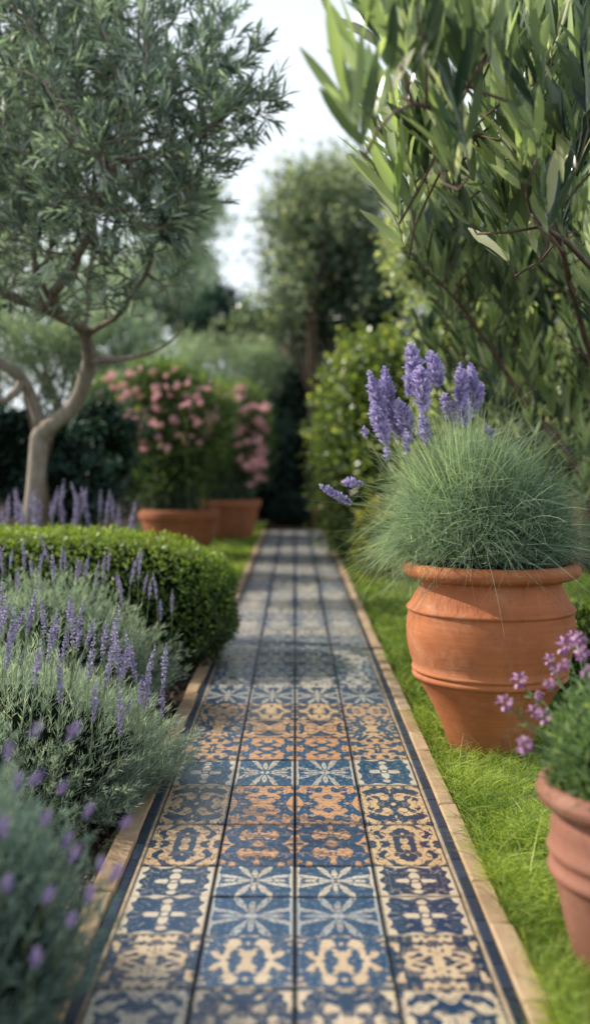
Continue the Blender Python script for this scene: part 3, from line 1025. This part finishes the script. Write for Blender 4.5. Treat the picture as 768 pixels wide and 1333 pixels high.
# ---- loose shrubs and trees with many leaves
def crown(mb, blobs, ncl, per, ls, mi=0, aspect=.5, up=.3, sig=.16, tint0=.45, hang=0.):
    """blobs: (centre, radii); leaf clumps scattered through and over each blob"""
    for (c, rad) in blobs:
        rad = np.asarray(rad, float)
        d = rdirs(ncl)
        rr = rng.uniform(.15, 1.05, ncl) ** .5
        cc = np.asarray(c) + d * rad * rr[:, None]
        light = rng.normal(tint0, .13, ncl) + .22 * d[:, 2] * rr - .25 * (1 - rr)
        n = ncl * per
        off = rng.normal(size=(ncl, per, 3)) * rad.mean() * sig
        p = (cc[:, None] + off).reshape(-1, 3)
        ld = norm(np.repeat(d, per, 0) * .5 + rdirs(n) + [0, 0, up])
        nn = norm(rdirs(n) * .8 + [0, 0, .8])
        leaves(mb, p, ld, nn, ls * rng.uniform(.6, 1.35, n), ls * aspect * rng.uniform(.8, 1.2, n), 1, 0, .1 + hang, mi, tint=np.where(rng.random(n) < .08, 1., np.clip(np.repeat(light, per) + rng.normal(0, .12, n), 0, .86)))  # full tint on some leaves picks the painted glint colour

M_bark = bark_mat('brown_bark', (.05, .036, .026), (.22, .165, .12))
def tree(name, label, base, blobs, mat, ncl=120, per=14, ls=.1, rt=.12, group=None, aspect=.5, sig=.16, cat='tree', tint0=.45, core=0.):
    base = np.array([base[0], base[1], 0.])
    t = thing(name, label, cat, base, group)
    m = MB()
    cs = np.array([b[0] for b in blobs], float)
    low = cs[:, 2].min()
    fork = base + np.array([0, 0, max(.15, low * .55)])
    tube(m, spline([base - [0, 0, .05], base * .5 + fork * .5 + [.03, 0, 0], fork], 8), np.linspace(rt * 1.25, rt * .85, 8), 9)
    for b in blobs:
        e = np.asarray(b[0], float)
        mid = fork * .5 + e * .5 + rng.normal(size=3) * .12 * np.linalg.norm(e - fork) * .5
        tube(m, spline([fork - [0, 0, .05], mid, e + (e - fork) * .1], 9), np.linspace(rt * .6, rt * .12, 9), 6)
        for q in range(4):
            s0 = fork * .35 + e * .65
            e2 = e + rdirs(1)[0] * np.asarray(b[1]) * .85
            tube(m, spline([s0, (s0 + e2) / 2 + rng.normal(size=3) * .05, e2], 6), np.linspace(rt * .25, rt * .06, 6), 5)
    part('trunk', m, M_bark, t)
    m = MB()
    crown(m, blobs, ncl, per, ls, 0, aspect, .3, sig, tint0)
    if core > 0:
        for (c, rad) in blobs:
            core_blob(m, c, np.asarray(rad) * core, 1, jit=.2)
    part('crown', m, [mat, M_core], t)
    return t

M_mist = leaf_mat('hazy_leaf', (.13, .18, .14), (.44, .50, .38), .4, .5, (1.2, 1.3, .8), .3, mid=(.31, .36, .27))  # distance haze put into the leaf colour
M_dk = leaf_mat('dark_leaf', (.008, .018, .013), (.075, .115, .06), .25, .38, (1.4, 1.6, .7), .5, mid=(.028, .052, .034))
M_lt = leaf_mat('sunlit_leaf', (.03, .055, .02), (.42, .45, .22), .45, .26, (1.3, 1.3, .65), .6, mid=(.17, .22, .11), glint=(.82, .82, .62))
M_silv = leaf_mat('silver_leaf', (.07, .10, .075), (.38, .42, .28), .35, .6, (1.2, 1.3, .8), .2, mid=(.19, .24, .17))

def px_blobs(lst):
    out = []
    for (x, y, rx, ry, Y) in lst:
        k = Y / FPX
        out.append((P(x, y, Y), (rx * k, (rx + ry) * .5 * k, ry * k)))
    return out

GT = 'trees at the back of the garden'
bl = px_blobs([(430, 330, 85, 95, 20), (400, 290, 50, 60, 19.5), (440, 250, 60, 55, 20.5), (470, 350, 60, 80, 19.5), (400, 400, 60, 55, 20), (470, 420, 60, 55, 20), (500, 400, 50, 70, 19), (385, 445, 60, 40, 22.5), (455, 460, 60, 40, 22.5), (345, 425, 40, 40, 22.5)])
tree('broad_tree', 'broad dark tree standing beyond the right of the path end', (.8, 20), bl, M_spk, 150, 16, .13, .16, GT, core=.5, sig=.15)
bl = px_blobs([(365, 300, 38, 60, 18.6), (372, 370, 40, 50, 18.4), (420, 235, 70, 35, 18.8), (385, 255, 40, 40, 18.8), (480, 260, 45, 45, 18.8), (430, 300, 50, 60, 18.5)])
tree('sunlit_tree', 'thin pale tree with sunlit glinting leaves left of the broad dark tree', (.3, 19.2), bl, M_gry, 80, 13, .10, .07, GT, sig=.2)
bl = px_blobs([(235, 300, 60, 55, 29), (215, 370, 60, 60, 28.5), (245, 390, 40, 50, 29), (250, 260, 35, 35, 29), (160, 390, 50, 70, 28)])
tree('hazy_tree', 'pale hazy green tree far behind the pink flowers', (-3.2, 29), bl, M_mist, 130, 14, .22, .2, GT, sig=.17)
bl = px_blobs([(292, 415, 26, 40, 25), (270, 430, 40, 35, 25), (310, 440, 25, 30, 25)])
tree('dark_conifer', 'dark blue green bush tree far left of the path end', (-1.7, 25), bl, M_box_d, 130, 14, .16, .14, GT, core=.6)
bl = px_blobs([(110, 400, 75, 75, 23), (40, 380, 70, 90, 23), (-60, 360, 90, 110, 23), (150, 450, 60, 50, 22)])
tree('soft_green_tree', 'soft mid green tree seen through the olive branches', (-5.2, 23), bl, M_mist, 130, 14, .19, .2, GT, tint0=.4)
bl = px_blobs([(-60, 210, 130, 150, 30), (40, 200, 60, 120, 30), (-200, 300, 140, 170, 30)])
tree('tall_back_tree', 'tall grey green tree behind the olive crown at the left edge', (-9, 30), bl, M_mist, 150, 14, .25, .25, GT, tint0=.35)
# dark mass on the right behind the big leaved shrub
bl = px_blobs([(735, 120, 80, 150, 10.5), (690, 330, 90, 150, 10.5), (800, 300, 130, 220, 10.5), (660, 40, 60, 90, 11), (740, -120, 130, 140, 11), (850, 20, 140, 220, 11)])
tree('dense_dark_tree', 'dense dark evergreen tree in the upper right behind the big leaved shrub', (3.1, 10.5), bl, M_dk, 240, 16, .085, .2, GT, core=.62, sig=.13)
bl = px_blobs([(610, 420, 75, 110, 9.2), (560, 330, 60, 80, 9.5), (690, 520, 110, 130, 9), (600, 580, 80, 90, 8.8), (780, 560, 110, 140, 9), (590, 230, 60, 80, 9.8)])
tree('bushy_shrub', 'bushy green shrub filling the space behind the purple lavender spikes', (1.9, 9.2), bl, M_lt, 200, 15, .07, .1, None, core=.6, cat='shrub', tint0=.62)
# shrubs on the left
bl = px_blobs([(285, 480, 60, 42, 19), (235, 480, 50, 40, 18.5), (335, 480, 35, 35, 19.5)])
tree('silver_shrub', 'feathery silver green shrub behind the pink flowers', (-1.5, 19), bl, M_silv, 150, 16, .14, .06, None, .18, .2, 'shrub', .5)
bl = px_blobs([(60, 470, 55, 45, 8.6), (10, 450, 50, 50, 8.6), (95, 450, 30, 30, 8.8)])
tree('silver_shrub', 'silvery fine leaved bush just behind the forked olive trunk', (-2.2, 8.7), bl, M_silv, 200, 16, .06, .04, None, .16, .2, 'shrub', .4)
bl = px_blobs([(40, 590, 90, 75, 9.6), (130, 580, 60, 70, 10.2), (-60, 570, 80, 90, 9.4), (90, 640, 80, 50, 9.3)])
tree('dark_shrub', 'dark green shrub in shade behind the olive trunk', (-2.5, 9.7), bl, M_box_d, 230, 16, .06, .06, 'dark shrubs behind the olive', core=.75, cat='shrub', sig=.12)
bl = px_blobs([(170, 580, 70, 80, 14.6), (250, 610, 60, 70, 17.5), (330, 600, 50, 90, 19)])
tree('dark_shrub', 'dark green shrub in deep shade behind the pink flower pots', (-2.0, 15.8), bl, M_box_d, 220, 16, .09, .06, 'dark shrubs behind the olive', core=.75, cat='shrub', sig=.12)
bl = px_blobs([(445, 600, 40, 60, 19.5), (500, 600, 60, 80, 16)])
tree('dark_shrub', 'dark green shrub in shade at the right of the path end', (1.2, 17.5), bl, M_box_d, 200, 16, .09, .06, 'dark shrubs behind the olive', core=.75, cat='shrub', sig=.12)

# ---- pink flower shrubs in the two wide pots
a = N('pink_petal')
t_ = a.attr('tint')
c = a.ramp(t_, [(0, (.86, .34, .42)), (.5, (.98, .63, .64)), (1, (.98, .86, .80))])
g1 = a.bsdf(c, .6, spec=.2)
tr = a.n('ShaderNodeBsdfTranslucent')
a.set(tr.inputs[0], c)
mxs = a.n('ShaderNodeMixShader')
mxs.inputs[0].default_value = .4
a.t.links.new(g1, mxs.inputs[1])
a.t.links.new(tr.outputs[0], mxs.inputs[2])
M_pink = a.done(mxs.outputs[0])
a = N('mauve_petal')
t_ = a.attr('tint')
c = a.ramp(t_, [(0, (.25, .07, .22)), (.5, (.50, .25, .47)), (1, (.74, .53, .68))])
g1 = a.bsdf(c, .6, spec=.2)
tr = a.n('ShaderNodeBsdfTranslucent')
a.set(tr.inputs[0], c)
mxs = a.n('ShaderNodeMixShader')
mxs.inputs[0].default_value = .35
a.t.links.new(g1, mxs.inputs[1])
a.t.links.new(tr.outputs[0], mxs.inputs[2])
M_mauve = a.done(mxs.outputs[0])

def bloom_mesh(name, r_, n, mat, flat=.7, half=False):
    m = MB()
    d = rdirs(n)
    d[:, 2] = np.abs(d[:, 2]) if half else d[:, 2]
    p = d * np.array([r_, r_, r_ * flat]) * rng.uniform(.35, .6, (n, 1))
    leaves(m, p, norm(d + rdirs(n) * .35), norm(rdirs(n) + [0, 0, 1]), r_ * rng.uniform(.45, .75, n), r_ * .5, 2, .3, .2, 0, np.clip(rng.normal(.5, .25, n), 0, 1))
    return m.mesh(name, mat)
def umbel_mesh(name, r_, k, mat):
    m = MB()
    for _ in range(k):
        o_ = rdirs(1)[0] * np.array([1, 1, .6]) * r_ * .85
        tube(m, spline([np.array([0, 0, -r_ * .9]), o_ * .5 - [0, 0, r_ * .3], o_], 5), .0035, 4, tint=.3)
        q = r_ * rng.uniform(.50, .70)
        d = rdirs(16)
        leaves(m, o_ + d * q * .4, norm(d + rdirs(16) * .4), norm(rdirs(16) + [0, 0, 1]), q * rng.uniform(.6, 1., 16), q * .6, 2, .3, .2, 0, np.clip(rng.normal(.5, .25, 16), 0, 1))
    return m.mesh(name, mat)
PINK = [umbel_mesh('flower_head', .055, 5, M_pink) for _ in range(4)]
M_shrubleaf = leaf_mat('narrow_leaf', (.018, .038, .020), (.24, .29, .09), .4, .4, (1.4, 1.5, .6), .4, mid=(.075, .12, .05))

def pink_shrub(label, base, blobs, spots, group, bs=1.):
    t = thing('flowering_shrub', label, 'shrub', base, group)
    base = np.asarray(base, float)
    m = MB()
    for b in blobs:
        for q in range(9):
            e = np.asarray(b[0]) + rdirs(1)[0] * np.asarray(b[1]) * .8
            r0 = base + np.array([rng.normal(0, .12), rng.normal(0, .10), 0])
            mid = r0 * .5 + e * .5 + np.array([(r0[0] - e[0]) * .25, 0, .15])
            tube(m, spline([r0, mid, e], 9), np.linspace(.014, .005, 9), 5)
    part('stems', m, M_bark if False else M_stem_d, t)
    m = MB()
    crown(m, blobs, 150, 16, .11, 0, .22, .5, .18, .42)
    part('foliage', m, [M_shrubleaf], t)
    for s in spots:
        part_at('flower_head', random.choice(PINK), t, s, aim(rdirs(1)[0] * .4 + [0, 0, 1]), random.uniform(.65, 1.15) * bs)
    return t
M_stem_d = leaf_mat('woody_green_stem', (.03, .055, .025), (.10, .13, .07), 0, .6)

def spots_px(lst, n, Y, sig=.15):
    out = []
    for (x, y, rx, ry, k) in lst:
        for _ in range(k):
            an, rr = random.uniform(0, 2 * math.pi), math.sqrt(random.random())
            out.append(P(x + rx * rr * math.cos(an), y + ry * rr * math.sin(an), Y + random.gauss(0, sig)))
    return out
bl = px_blobs([(200, 545, 62, 58, 12.1), (160, 540, 45, 50, 12.3), (248, 560, 52, 62, 12.0), (210, 500, 50, 25, 12.0), (215, 615, 48, 48, 12.0), (150, 590, 45, 50, 12.4), (265, 545, 38, 50, 12.3), (140, 530, 35, 35, 12.3)])
sp = spots_px([(200, 498, 75, 20, 26), (150, 528, 38, 28, 12), (220, 545, 65, 45, 34), (170, 545, 50, 40, 10), (255, 535, 30, 45, 18)], 0, 11.6, .2)
GP = 'pink flowering shrubs in pots'
pink_shrub('bushy shrub dotted with pink flower heads in the nearer wide pot', (PA[0], PA[1], .50), bl, sp, GP, .82)
bl = px_blobs([(290, 560, 50, 60, 15.4), (315, 580, 32, 60, 15.3), (265, 550, 45, 60, 15.5), (255, 610, 40, 50, 15.6), (295, 620, 40, 45, 15.3), (322, 560, 30, 50, 15.2), (300, 525, 45, 25, 15.3)])
sp = spots_px([(250, 505, 30, 16, 10), (280, 512, 40, 16, 20), (315, 540, 34, 26, 26), (330, 578, 22, 36, 24), (335, 612, 14, 22, 8)], 0, 14.8, .15)
pink_shrub('rounded shrub covered with dense rosy pink blooms in the further pot by the path', (PB[0], PB[1], .50), bl, sp, GP, 1.3)

# ---- pink flowers in the foreground pot
c3 = np.array([POT3[0], POT3[1], .41])
t = thing('potted_thrift', 'blurred green plant with mauve pink buds on thin stems in the foreground pot', 'plant', c3)
M_thr = leaf_mat('soft_green_leaf', (.02, .045, .025), (.22, .28, .12), .4, .5, (1.4, 1.5, .7), .3, mid=(.08, .13, .065))
m = MB()
core_blob(m, c3 + np.array([0, 0, .08]), (.14, .14, .15), 1, zmin=.41)
tuft(420, 0, c3 + [0, 0, .0], .14, .12, .26, 1.1, .004, .45, .25, 6)
n = 6500
d = rdirs(n)
d[:, 2] = np.abs(d[:, 2])
p = c3 + d * np.array([.21, .21, .30]) * rng.uniform(.4, 1.02, (n, 1))
leaves(m, p, norm(d * .8 + rdirs(n) * .8 + [0, 0, .5]), rdirs(n), rng.uniform(.018, .036, n), .0085, 1, 0, .15, 0, tint=np.clip(rng.normal(.42, .18, n) + .15 * d[:, 2] - .15 * d[:, 0], 0, 1))
part('foliage', m, [M_thr, M_core], t)
BUD = [bloom_mesh('flower_head', .021, 34, M_mauve, .85) for _ in range(3)]
for (px, py, Y, s) in [(657, 914, 2.42, 1.), (676, 885, 2.5, 1.05), (682, 970, 2.3, 1.15), (695, 925, 2.42, .8), (708, 933, 2.35, .9), (715, 858, 2.5, .75), (735, 840, 2.5, 1.15), (752, 832, 2.45, 1.),
                       (733, 865, 2.4, .8), (757, 850, 2.38, 1.), (722, 872, 2.55, .7), (745, 828, 2.6, .8), (700, 905, 2.55, .7), (765, 875, 2.3, 1.), (716, 890, 2.3, .7), (790, 850, 2.3, 1.1), (815, 840, 2.4, 1.)]:
    e = P(px, py, Y)
    root = c3 + np.array([(e[0] - c3[0]) * .35, (e[1] - c3[1]) * .35, .06])
    mid = root * .45 + e * .55 + np.array([.0, 0, -.02])
    mm = MB()
    ln_ = spline([root, mid, e], 10)
    tube(mm, ln_, np.linspace(.0028, .0016, 10), 5, tint=.5)
    k = 7
    q = ln_[rng.integers(3, 9, k)]
    leaves(mm, q, norm(rdirs(k) + (e - root) * 2), rdirs(k), rng.uniform(.018, .03, k), .007, 2, .3, .1, 0, np.clip(rng.normal(.6, .15, k), 0, 1))
    part('stem', mm, M_thr, t)
    part_at('flower_head', random.choice(BUD), t, e, aim(e - mid + np.array([0, 0, .02])), s)

# ================================================================== BRANCHING (space colonisation)
def colonize(att, nodes, par, step, infl, kill, iters, wander=.15):
    nodes = [np.asarray(q, float) for q in nodes]
    par = list(par)
    att = np.asarray(att)
    for _ in range(iters):
        if len(att) == 0:
            break
        A = np.array(nodes)
        best = np.full(len(att), 1e9)
        bi = np.zeros(len(att), int)
        for s in range(0, len(A), 4000):
            D = np.linalg.norm(att[:, None] - A[None, s:s + 4000], axis=2)
            k = D.argmin(1)
            dd = D[np.arange(len(att)), k]
            u_ = dd < best
            best[u_] = dd[u_]
            bi[u_] = k[u_] + s
        ok = best < infl
        if not ok.any():
            break
        acc = {}
        for q in np.where(ok)[0]:
            acc.setdefault(bi[q], []).append(norm(att[q] - A[bi[q]]))
        grown = 0
        for k, ds in acc.items():
            d = norm(np.sum(ds, 0) + rng.normal(size=3) * wander * len(ds) ** .5)
            p = A[k] + d * step
            nodes.append(p)
            par.append(k)
            grown += 1
        A2 = np.array(nodes[-grown:])
        D = np.linalg.norm(att[:, None] - A2[None], axis=2).min(1)
        att = att[D > kill]
    return np.array(nodes), np.array(par)

def skeleton_mesh(mb, nodes, par, r_tip, expo, rmax=None, nside=6, smooth=1, low=None):
    n = len(nodes)
    ch = [[] for _ in range(n)]
    for i, p in enumerate(par):
        if p >= 0:
            ch[p].append(i)
    rad = np.zeros(n)
    order = np.arange(n)[::-1]
    acc = np.zeros(n)
    for i in order:     # children always come after their parents
        rad[i] = r_tip if not ch[i] else acc[i] ** (1 / expo)
        if par[i] >= 0:
            acc[par[i]] += rad[i] ** expo
    if rmax is not None:
        rad = np.minimum(rad, rmax)
    if low is not None:
        rad = np.maximum(rad, low)
    pos = nodes.copy()
    for _ in range(smooth):
        q = pos.copy()
        for i in range(n):
            if par[i] >= 0 and ch[i]:
                k = max(ch[i], key=lambda c: rad[c])
                q[i] = .5 * pos[i] + .25 * (pos[par[i]] + pos[k])
        pos = q
    starts = [(i, -1) for i in range(n) if par[i] < 0]
    while starts:
        i, p = starts.pop()
        line, rr = ([pos[p]], [min(rad[p], rad[i] * 1.2)]) if p >= 0 else ([], [])
        k = i
        while True:
            line.append(pos[k])
            rr.append(rad[k])
            if not ch[k]:
                break
            m_ = max(ch[k], key=lambda c: rad[c])
            starts += [(c, k) for c in ch[k] if c != m_]
            k = m_
        if len(line) > 1:
            big = max(rr) > .02
            tube(mb, line, rr, 10 if big else 5)
    return pos, rad, ch

def sample_blobs(lst, n):
    """(cx, cy, rx, ry, Y, ryd, weight) read off the photo -> points"""
    wts = np.array([b[6] for b in lst], float)
    out = []
    for b, k in zip(lst, (wts / wts.sum() * n).astype(int)):
        d = rdirs(k) * (rng.random((k, 1)) ** (1 / 3.))
        for q in d:
            out.append(P(b[0] + b[2] * q[0], b[1] + b[3] * q[1], b[4] + b[5] * q[2]))
    return np.array(out)

# ---- olive tree
M_olive = leaf_mat('olive_leaf', (.022, .042, .036), (.34, .40, .30), .34, .40, (1.2, 1.35, .8), .5, mid=(.165, .205, .18))
M_obark = bark_mat('olive_bark', (.12, .10, .082), (.44, .38, .31), 26.)
YT = 6.7
def line3(lst, seg=.09):
    c_ = np.array([P(*q) for q in lst])
    L = np.linalg.norm(np.diff(c_, axis=0), axis=1).sum()
    return spline(c_, max(3, int(L / seg)))
b0 = P(45, 655, YT); b0[2] = -.03
trunk = spline([b0, P(41, 690, YT), P(46, 640, YT), P(50, 590, YT), P(52, 563, YT)], 14)
limbs = [[(52, 563, YT), (90, 535, 6.6), (112, 500, 6.5), (118, 470, 6.4), (112, 440, 6.3), (88, 420, 6.1), (66, 395, 5.9), (50, 350, 5.7)],
         [(52, 563, YT), (40, 520, 6.7), (34, 490, 6.6), (10, 480, 6.5), (-30, 440, 6.5)],
         [(34, 495, 6.65), (5, 530, 6.5), (-40, 520, 6.4)],
         [(118, 468, 6.4), (150, 470, 6.2), (190, 462, 6.0), (238, 440, 5.8)],
         [(112, 440, 6.3), (130, 425, 6.1), (165, 410, 5.9), (190, 365, 5.7), (200, 330, 5.6)],
         [(88, 420, 6.1), (40, 395, 5.9), (0, 380, 5.8), (-40, 330, 5.8)],
         [(66, 395, 5.9), (100, 340, 5.5), (130, 270, 5.3), (150, 200, 5.2)]]
nodes, par, lowl = [trunk[0]], [-1], [.07]
for q in trunk[1:]:
    nodes.append(q)
    par.append(len(nodes) - 2)
    lowl.append(.061)
for l, (ra, rb_) in zip(limbs, [(.054, .012), (.042, .022), (.028, .012), (.024, .004), (.022, .004), (.026, .008), (.014, .004)]):
    pts = line3(l)
    A = np.array(nodes)
    k = int(np.linalg.norm(A - pts[0], axis=1).argmin())
    for q in pts[1:]:
        nodes.append(q + rng.normal(size=3) * .016)
        par.append(k)
        lowl.append(0)
        k = len(nodes) - 1
    lowl[-len(pts) + 1:] = list(np.linspace(ra, rb_, len(pts) - 1))
nfix = len(nodes)
ob = [(70, 160, 170, 170, 5.7, .8, 4), (190, 190, 130, 120, 5.3, .5, 2.6), (300, 140, 65, 55, 5.1, .25, .8), (230, 80, 90, 90, 5.4, .4, 1.3), (120, 300, 140, 75, 5.5, .6, 1.8),
      (0, 290, 100, 90, 5.7, .7, 1.4), (60, 20, 150, 90, 5.8, .8, 1.6), (-140, 180, 140, 200, 6.0, .9, 2.0), (170, 370, 85, 50, 5.6, .35, 1.5), (60, 380, 110, 50, 5.8, .4, 1.6), (20, 340, 80, 60, 5.7, .4, .9), (120, 330, 110, 50, 5.4, .3, 1.), (150, -90, 150, 90, 5.9, .8, 1.2), (-60, -100, 160, 100, 6.2, .9, 1.2), (60, 180, 160, 160, 7.2, .6, 1.6)]
att = sample_blobs(ob, 3600)
att = np.vstack([att, [P(332, 48, 5.1), P(322, 60, 5.1), P(365, 108, 5.05), P(352, 120, 5.1), P(340, 165, 5.1), P(320, 85, 5.1), P(355, 145, 5.05), P(305, 215, 5.15), P(335, 140, 5.1)]])
nodes, par = colonize(att, nodes, par, .085, 1.6, .10, 75, .25)
t = thing('olive_tree', 'gnarled olive tree with forked grey trunk and silvery crown overhanging from the left', 'tree', b0 * [1, 1, 0])
m = MB()
nz_ = nodes[:, 2]
lim_ = np.interp(nz_, [0, 1.3, 1.45, 1.8, 2.2, 2.6, 4.], [.085, .064, .058, .048, .026, .018, .012])
low_ = np.zeros(len(nodes))
low_[:nfix] = lowl
pos, rad, ch = skeleton_mesh(m, nodes, par, .0040, 2.6, lim_, low=low_)
part('trunk', m, M_obark, t)
m = MB()
# leafy twigs at thin nodes
tips, dirs = [], []
for i in range(len(pos)):
    if par[i] >= 0 and rad[i] < .0085:
        py_ = (CAM_H - pos[i][2]) * FPX / pos[i][1] + 601.5
        dens = 1. if py_ < 300 else (.7 if py_ < 360 else .28)
        px_ = pos[i][0] * FPX / pos[i][1] + 384
        if py_ > 300 and px_ > 130:
            dens *= .75
        for _ in range(2 if py_ < 320 and rng.random() < .75 else 1):
            if rng.random() < dens:
                tips.append(pos[i])
                dirs.append(norm(pos[i] - pos[par[i]] + .06 * rdirs(1)[0]))
tips, dirs = np.array(tips), np.array(dirs)
print('olive', len(pos), len(tips))
def leafy(m, tips, dirs, per, tl, ll, lw, updraft, ang, tint0, tsd, twig_r, mi_twig=1, st=3, droop=.12, prof=None, up=(0, 0, 0), stemw=1.):
    K = len(tips)
    td = norm(dirs * stemw + rdirs(K) * .45 + np.array([0, 0, updraft]) + np.array(up))
    L = tl * rng.uniform(.6, 1.25, K)
    cv_ = rdirs(K) * .25
    f = lambda q: tips + td * (L * q)[:, None] + cv_ * (L * q * q)[:, None]
    tw = np.stack([f(np.full(K, q)) for q in np.linspace(0, 1, 4)], 1)
    ribbons(m, tw, twig_r * 2, mi_twig, tint=np.full(K, .5))
    P_, D_, T_ = [], [], []
    base_t = rng.normal(tint0, tsd * .8, K)
    s = norm(np.cross(td, rdirs(K)))
    for k in range(per):
        q = (k // 2 + 1) / (per / 2 + .3)
        sgn = 1 if k % 2 else -1
        sa = norm(np.cross(td, s)) if (k // 2) % 2 else s
        P_.append(f(np.full(K, min(q, 1))))
        D_.append(norm(td + sa * (sgn * math.tan(R(ang))) * (1.15 - .55 * q) + rdirs(K) * .15))
        T_.append(base_t + rng.normal(0, tsd, K))
    P_.append(f(np.full(K, 1.)))
    D_.append(td)
    T_.append(base_t + .1)
    P_, D_, T_ = np.concatenate(P_), np.concatenate(D_), np.clip(np.concatenate(T_), 0, .88)
    n = len(P_)
    T_ = np.where(rng.random(n) < .06, 1., T_)  # scattered leaves get the glint end of the ramp
    leaves(m, P_, D_, norm(rdirs(n) * .7 + np.array([0, -.2, .6])), ll * rng.uniform(.65, 1.2, n), lw * rng.uniform(.8, 1.15, n), st, .3, droop, 0, T_, prof)
leafy(m, tips, dirs, 10, .13, .085, .0150, .35, 36, .48, .19, .0024)
part('crown', m, [M_olive, M_obark], t)

# ---- big leaved shrub on the right
M_bay = leaf_mat('broad_leaf', (.026, .050, .036), (.34, .40, .21), .44, .2, (1.25, 1.35, .7), .6, mid=(.12, .155, .10), glint=(.66, .66, .48))
M_sbark = bark_mat('shrub_bark', (.07, .05, .038), (.27, .20, .15))
t = thing('broad_leaved_shrub', 'tall shrub with long glossy leaves arching in from the right above the large jar', 'shrub', (2.05, 6.0, 0))
stems = [[(2.05, 6.0, -.03), P(768, 640, 6.0), P(700, 545, 5.8), P(640, 455, 5.5), P(590, 385, 5.2), P(545, 345, 4.9)],
         [(2.10, 5.9, -.03), P(800, 560, 5.7), P(760, 440, 5.2), P(720, 300, 4.4), P(640, 200, 3.5), P(570, 150, 2.6)],
         [(2.00, 5.8, -.03), P(790, 640, 5.5), P(800, 420, 4.8), P(750, 330, 3.7), P(690, 285, 2.9)],
         [(2.15, 6.1, -.03), P(830, 500, 5.8), P(850, 300, 5.0), P(790, 150, 4.2), P(700, 60, 3.7), P(640, -20, 3.3)],
         [(2.02, 6.0, -.03), P(740, 590, 6.1), P(650, 520, 6.2), P(600, 470, 6.2)]]
nodes, par = [], []
for l in stems:
    c_ = np.array([np.asarray(q, float) for q in l])
    L = np.linalg.norm(np.diff(c_, axis=0), axis=1).sum()
    pts = spline(c_, int(L / .10))
    k = -1
    for q in pts:
        nodes.append(q + rng.normal(size=3) * .006)
        par.append(k)
        k = len(nodes) - 1
rb = [(600, 150, 130, 150, 2.7, .35, 2.2), (475, 180, 65, 105, 2.25, .15, 1.4), (545, 40, 55, 70, 2.4, .15, .9), (700, 200, 110, 190, 3.1, .5, 2.0), (630, 340, 110, 110, 5.6, .6, 3.2), (630, 490, 100, 110, 6.4, .4, 2.6), (710, 470, 120, 150, 6.0, .5, 3.6),
      (520, 270, 60, 90, 3.0, .3, .9), (580, 0, 120, 90, 3.7, .4, 1.1), (820, 300, 90, 220, 4.8, .6, 1.8), (700, 30, 110, 100, 4.0, .5, 1.2), (740, 590, 90, 90, 6.2, .4, 2.0), (650, -130, 180, 100, 4.0, .6, 1.3), (640, 250, 100, 100, 3.3, .25, .7)]
att = sample_blobs(rb, 2300)
att = np.vstack([att, [P(425, 190, 2.2), P(410, 165, 2.2), P(420, 215, 2.2), P(435, 240, 2.2), P(430, 150, 2.2), P(455, 120, 2.2), P(470, 290, 2.3), P(520, 400, 3.0)]])
nodes, par = colonize(att, nodes, par, .10, 1.5, .17, 60, .2)
m = MB()
pos, rad, ch = skeleton_mesh(m, nodes, par, .004, 2.4, .034)
part('stems', m, M_sbark, t)
m = MB()
tips, dirs = [], []
for i in range(len(pos)):
    if par[i] >= 0 and rad[i] < .0095:
        py_ = (CAM_H - pos[i][2]) * FPX / pos[i][1] + 601.5
        if rng.random() < (1. if py_ < 420 else .85):
            tips.append(pos[i])
            dirs.append(norm(pos[i] - pos[par[i]]))
tips, dirs = np.array(tips), np.array(dirs)
print('olive/shrub nodes', len(pos), len(tips))
leafy(m, tips, dirs, 9, .17, .175, .029, 1.5, 24, .46, .25, .003, st=5, prof=lambda t: max(.10, min(1., 3.2 * t + .2) * min(1., (1.02 - t) * 3.0) ** .8), up=(-.38, -.1, .5), stemw=.35)
part('foliage', m, [M_bay, M_sbark], t)
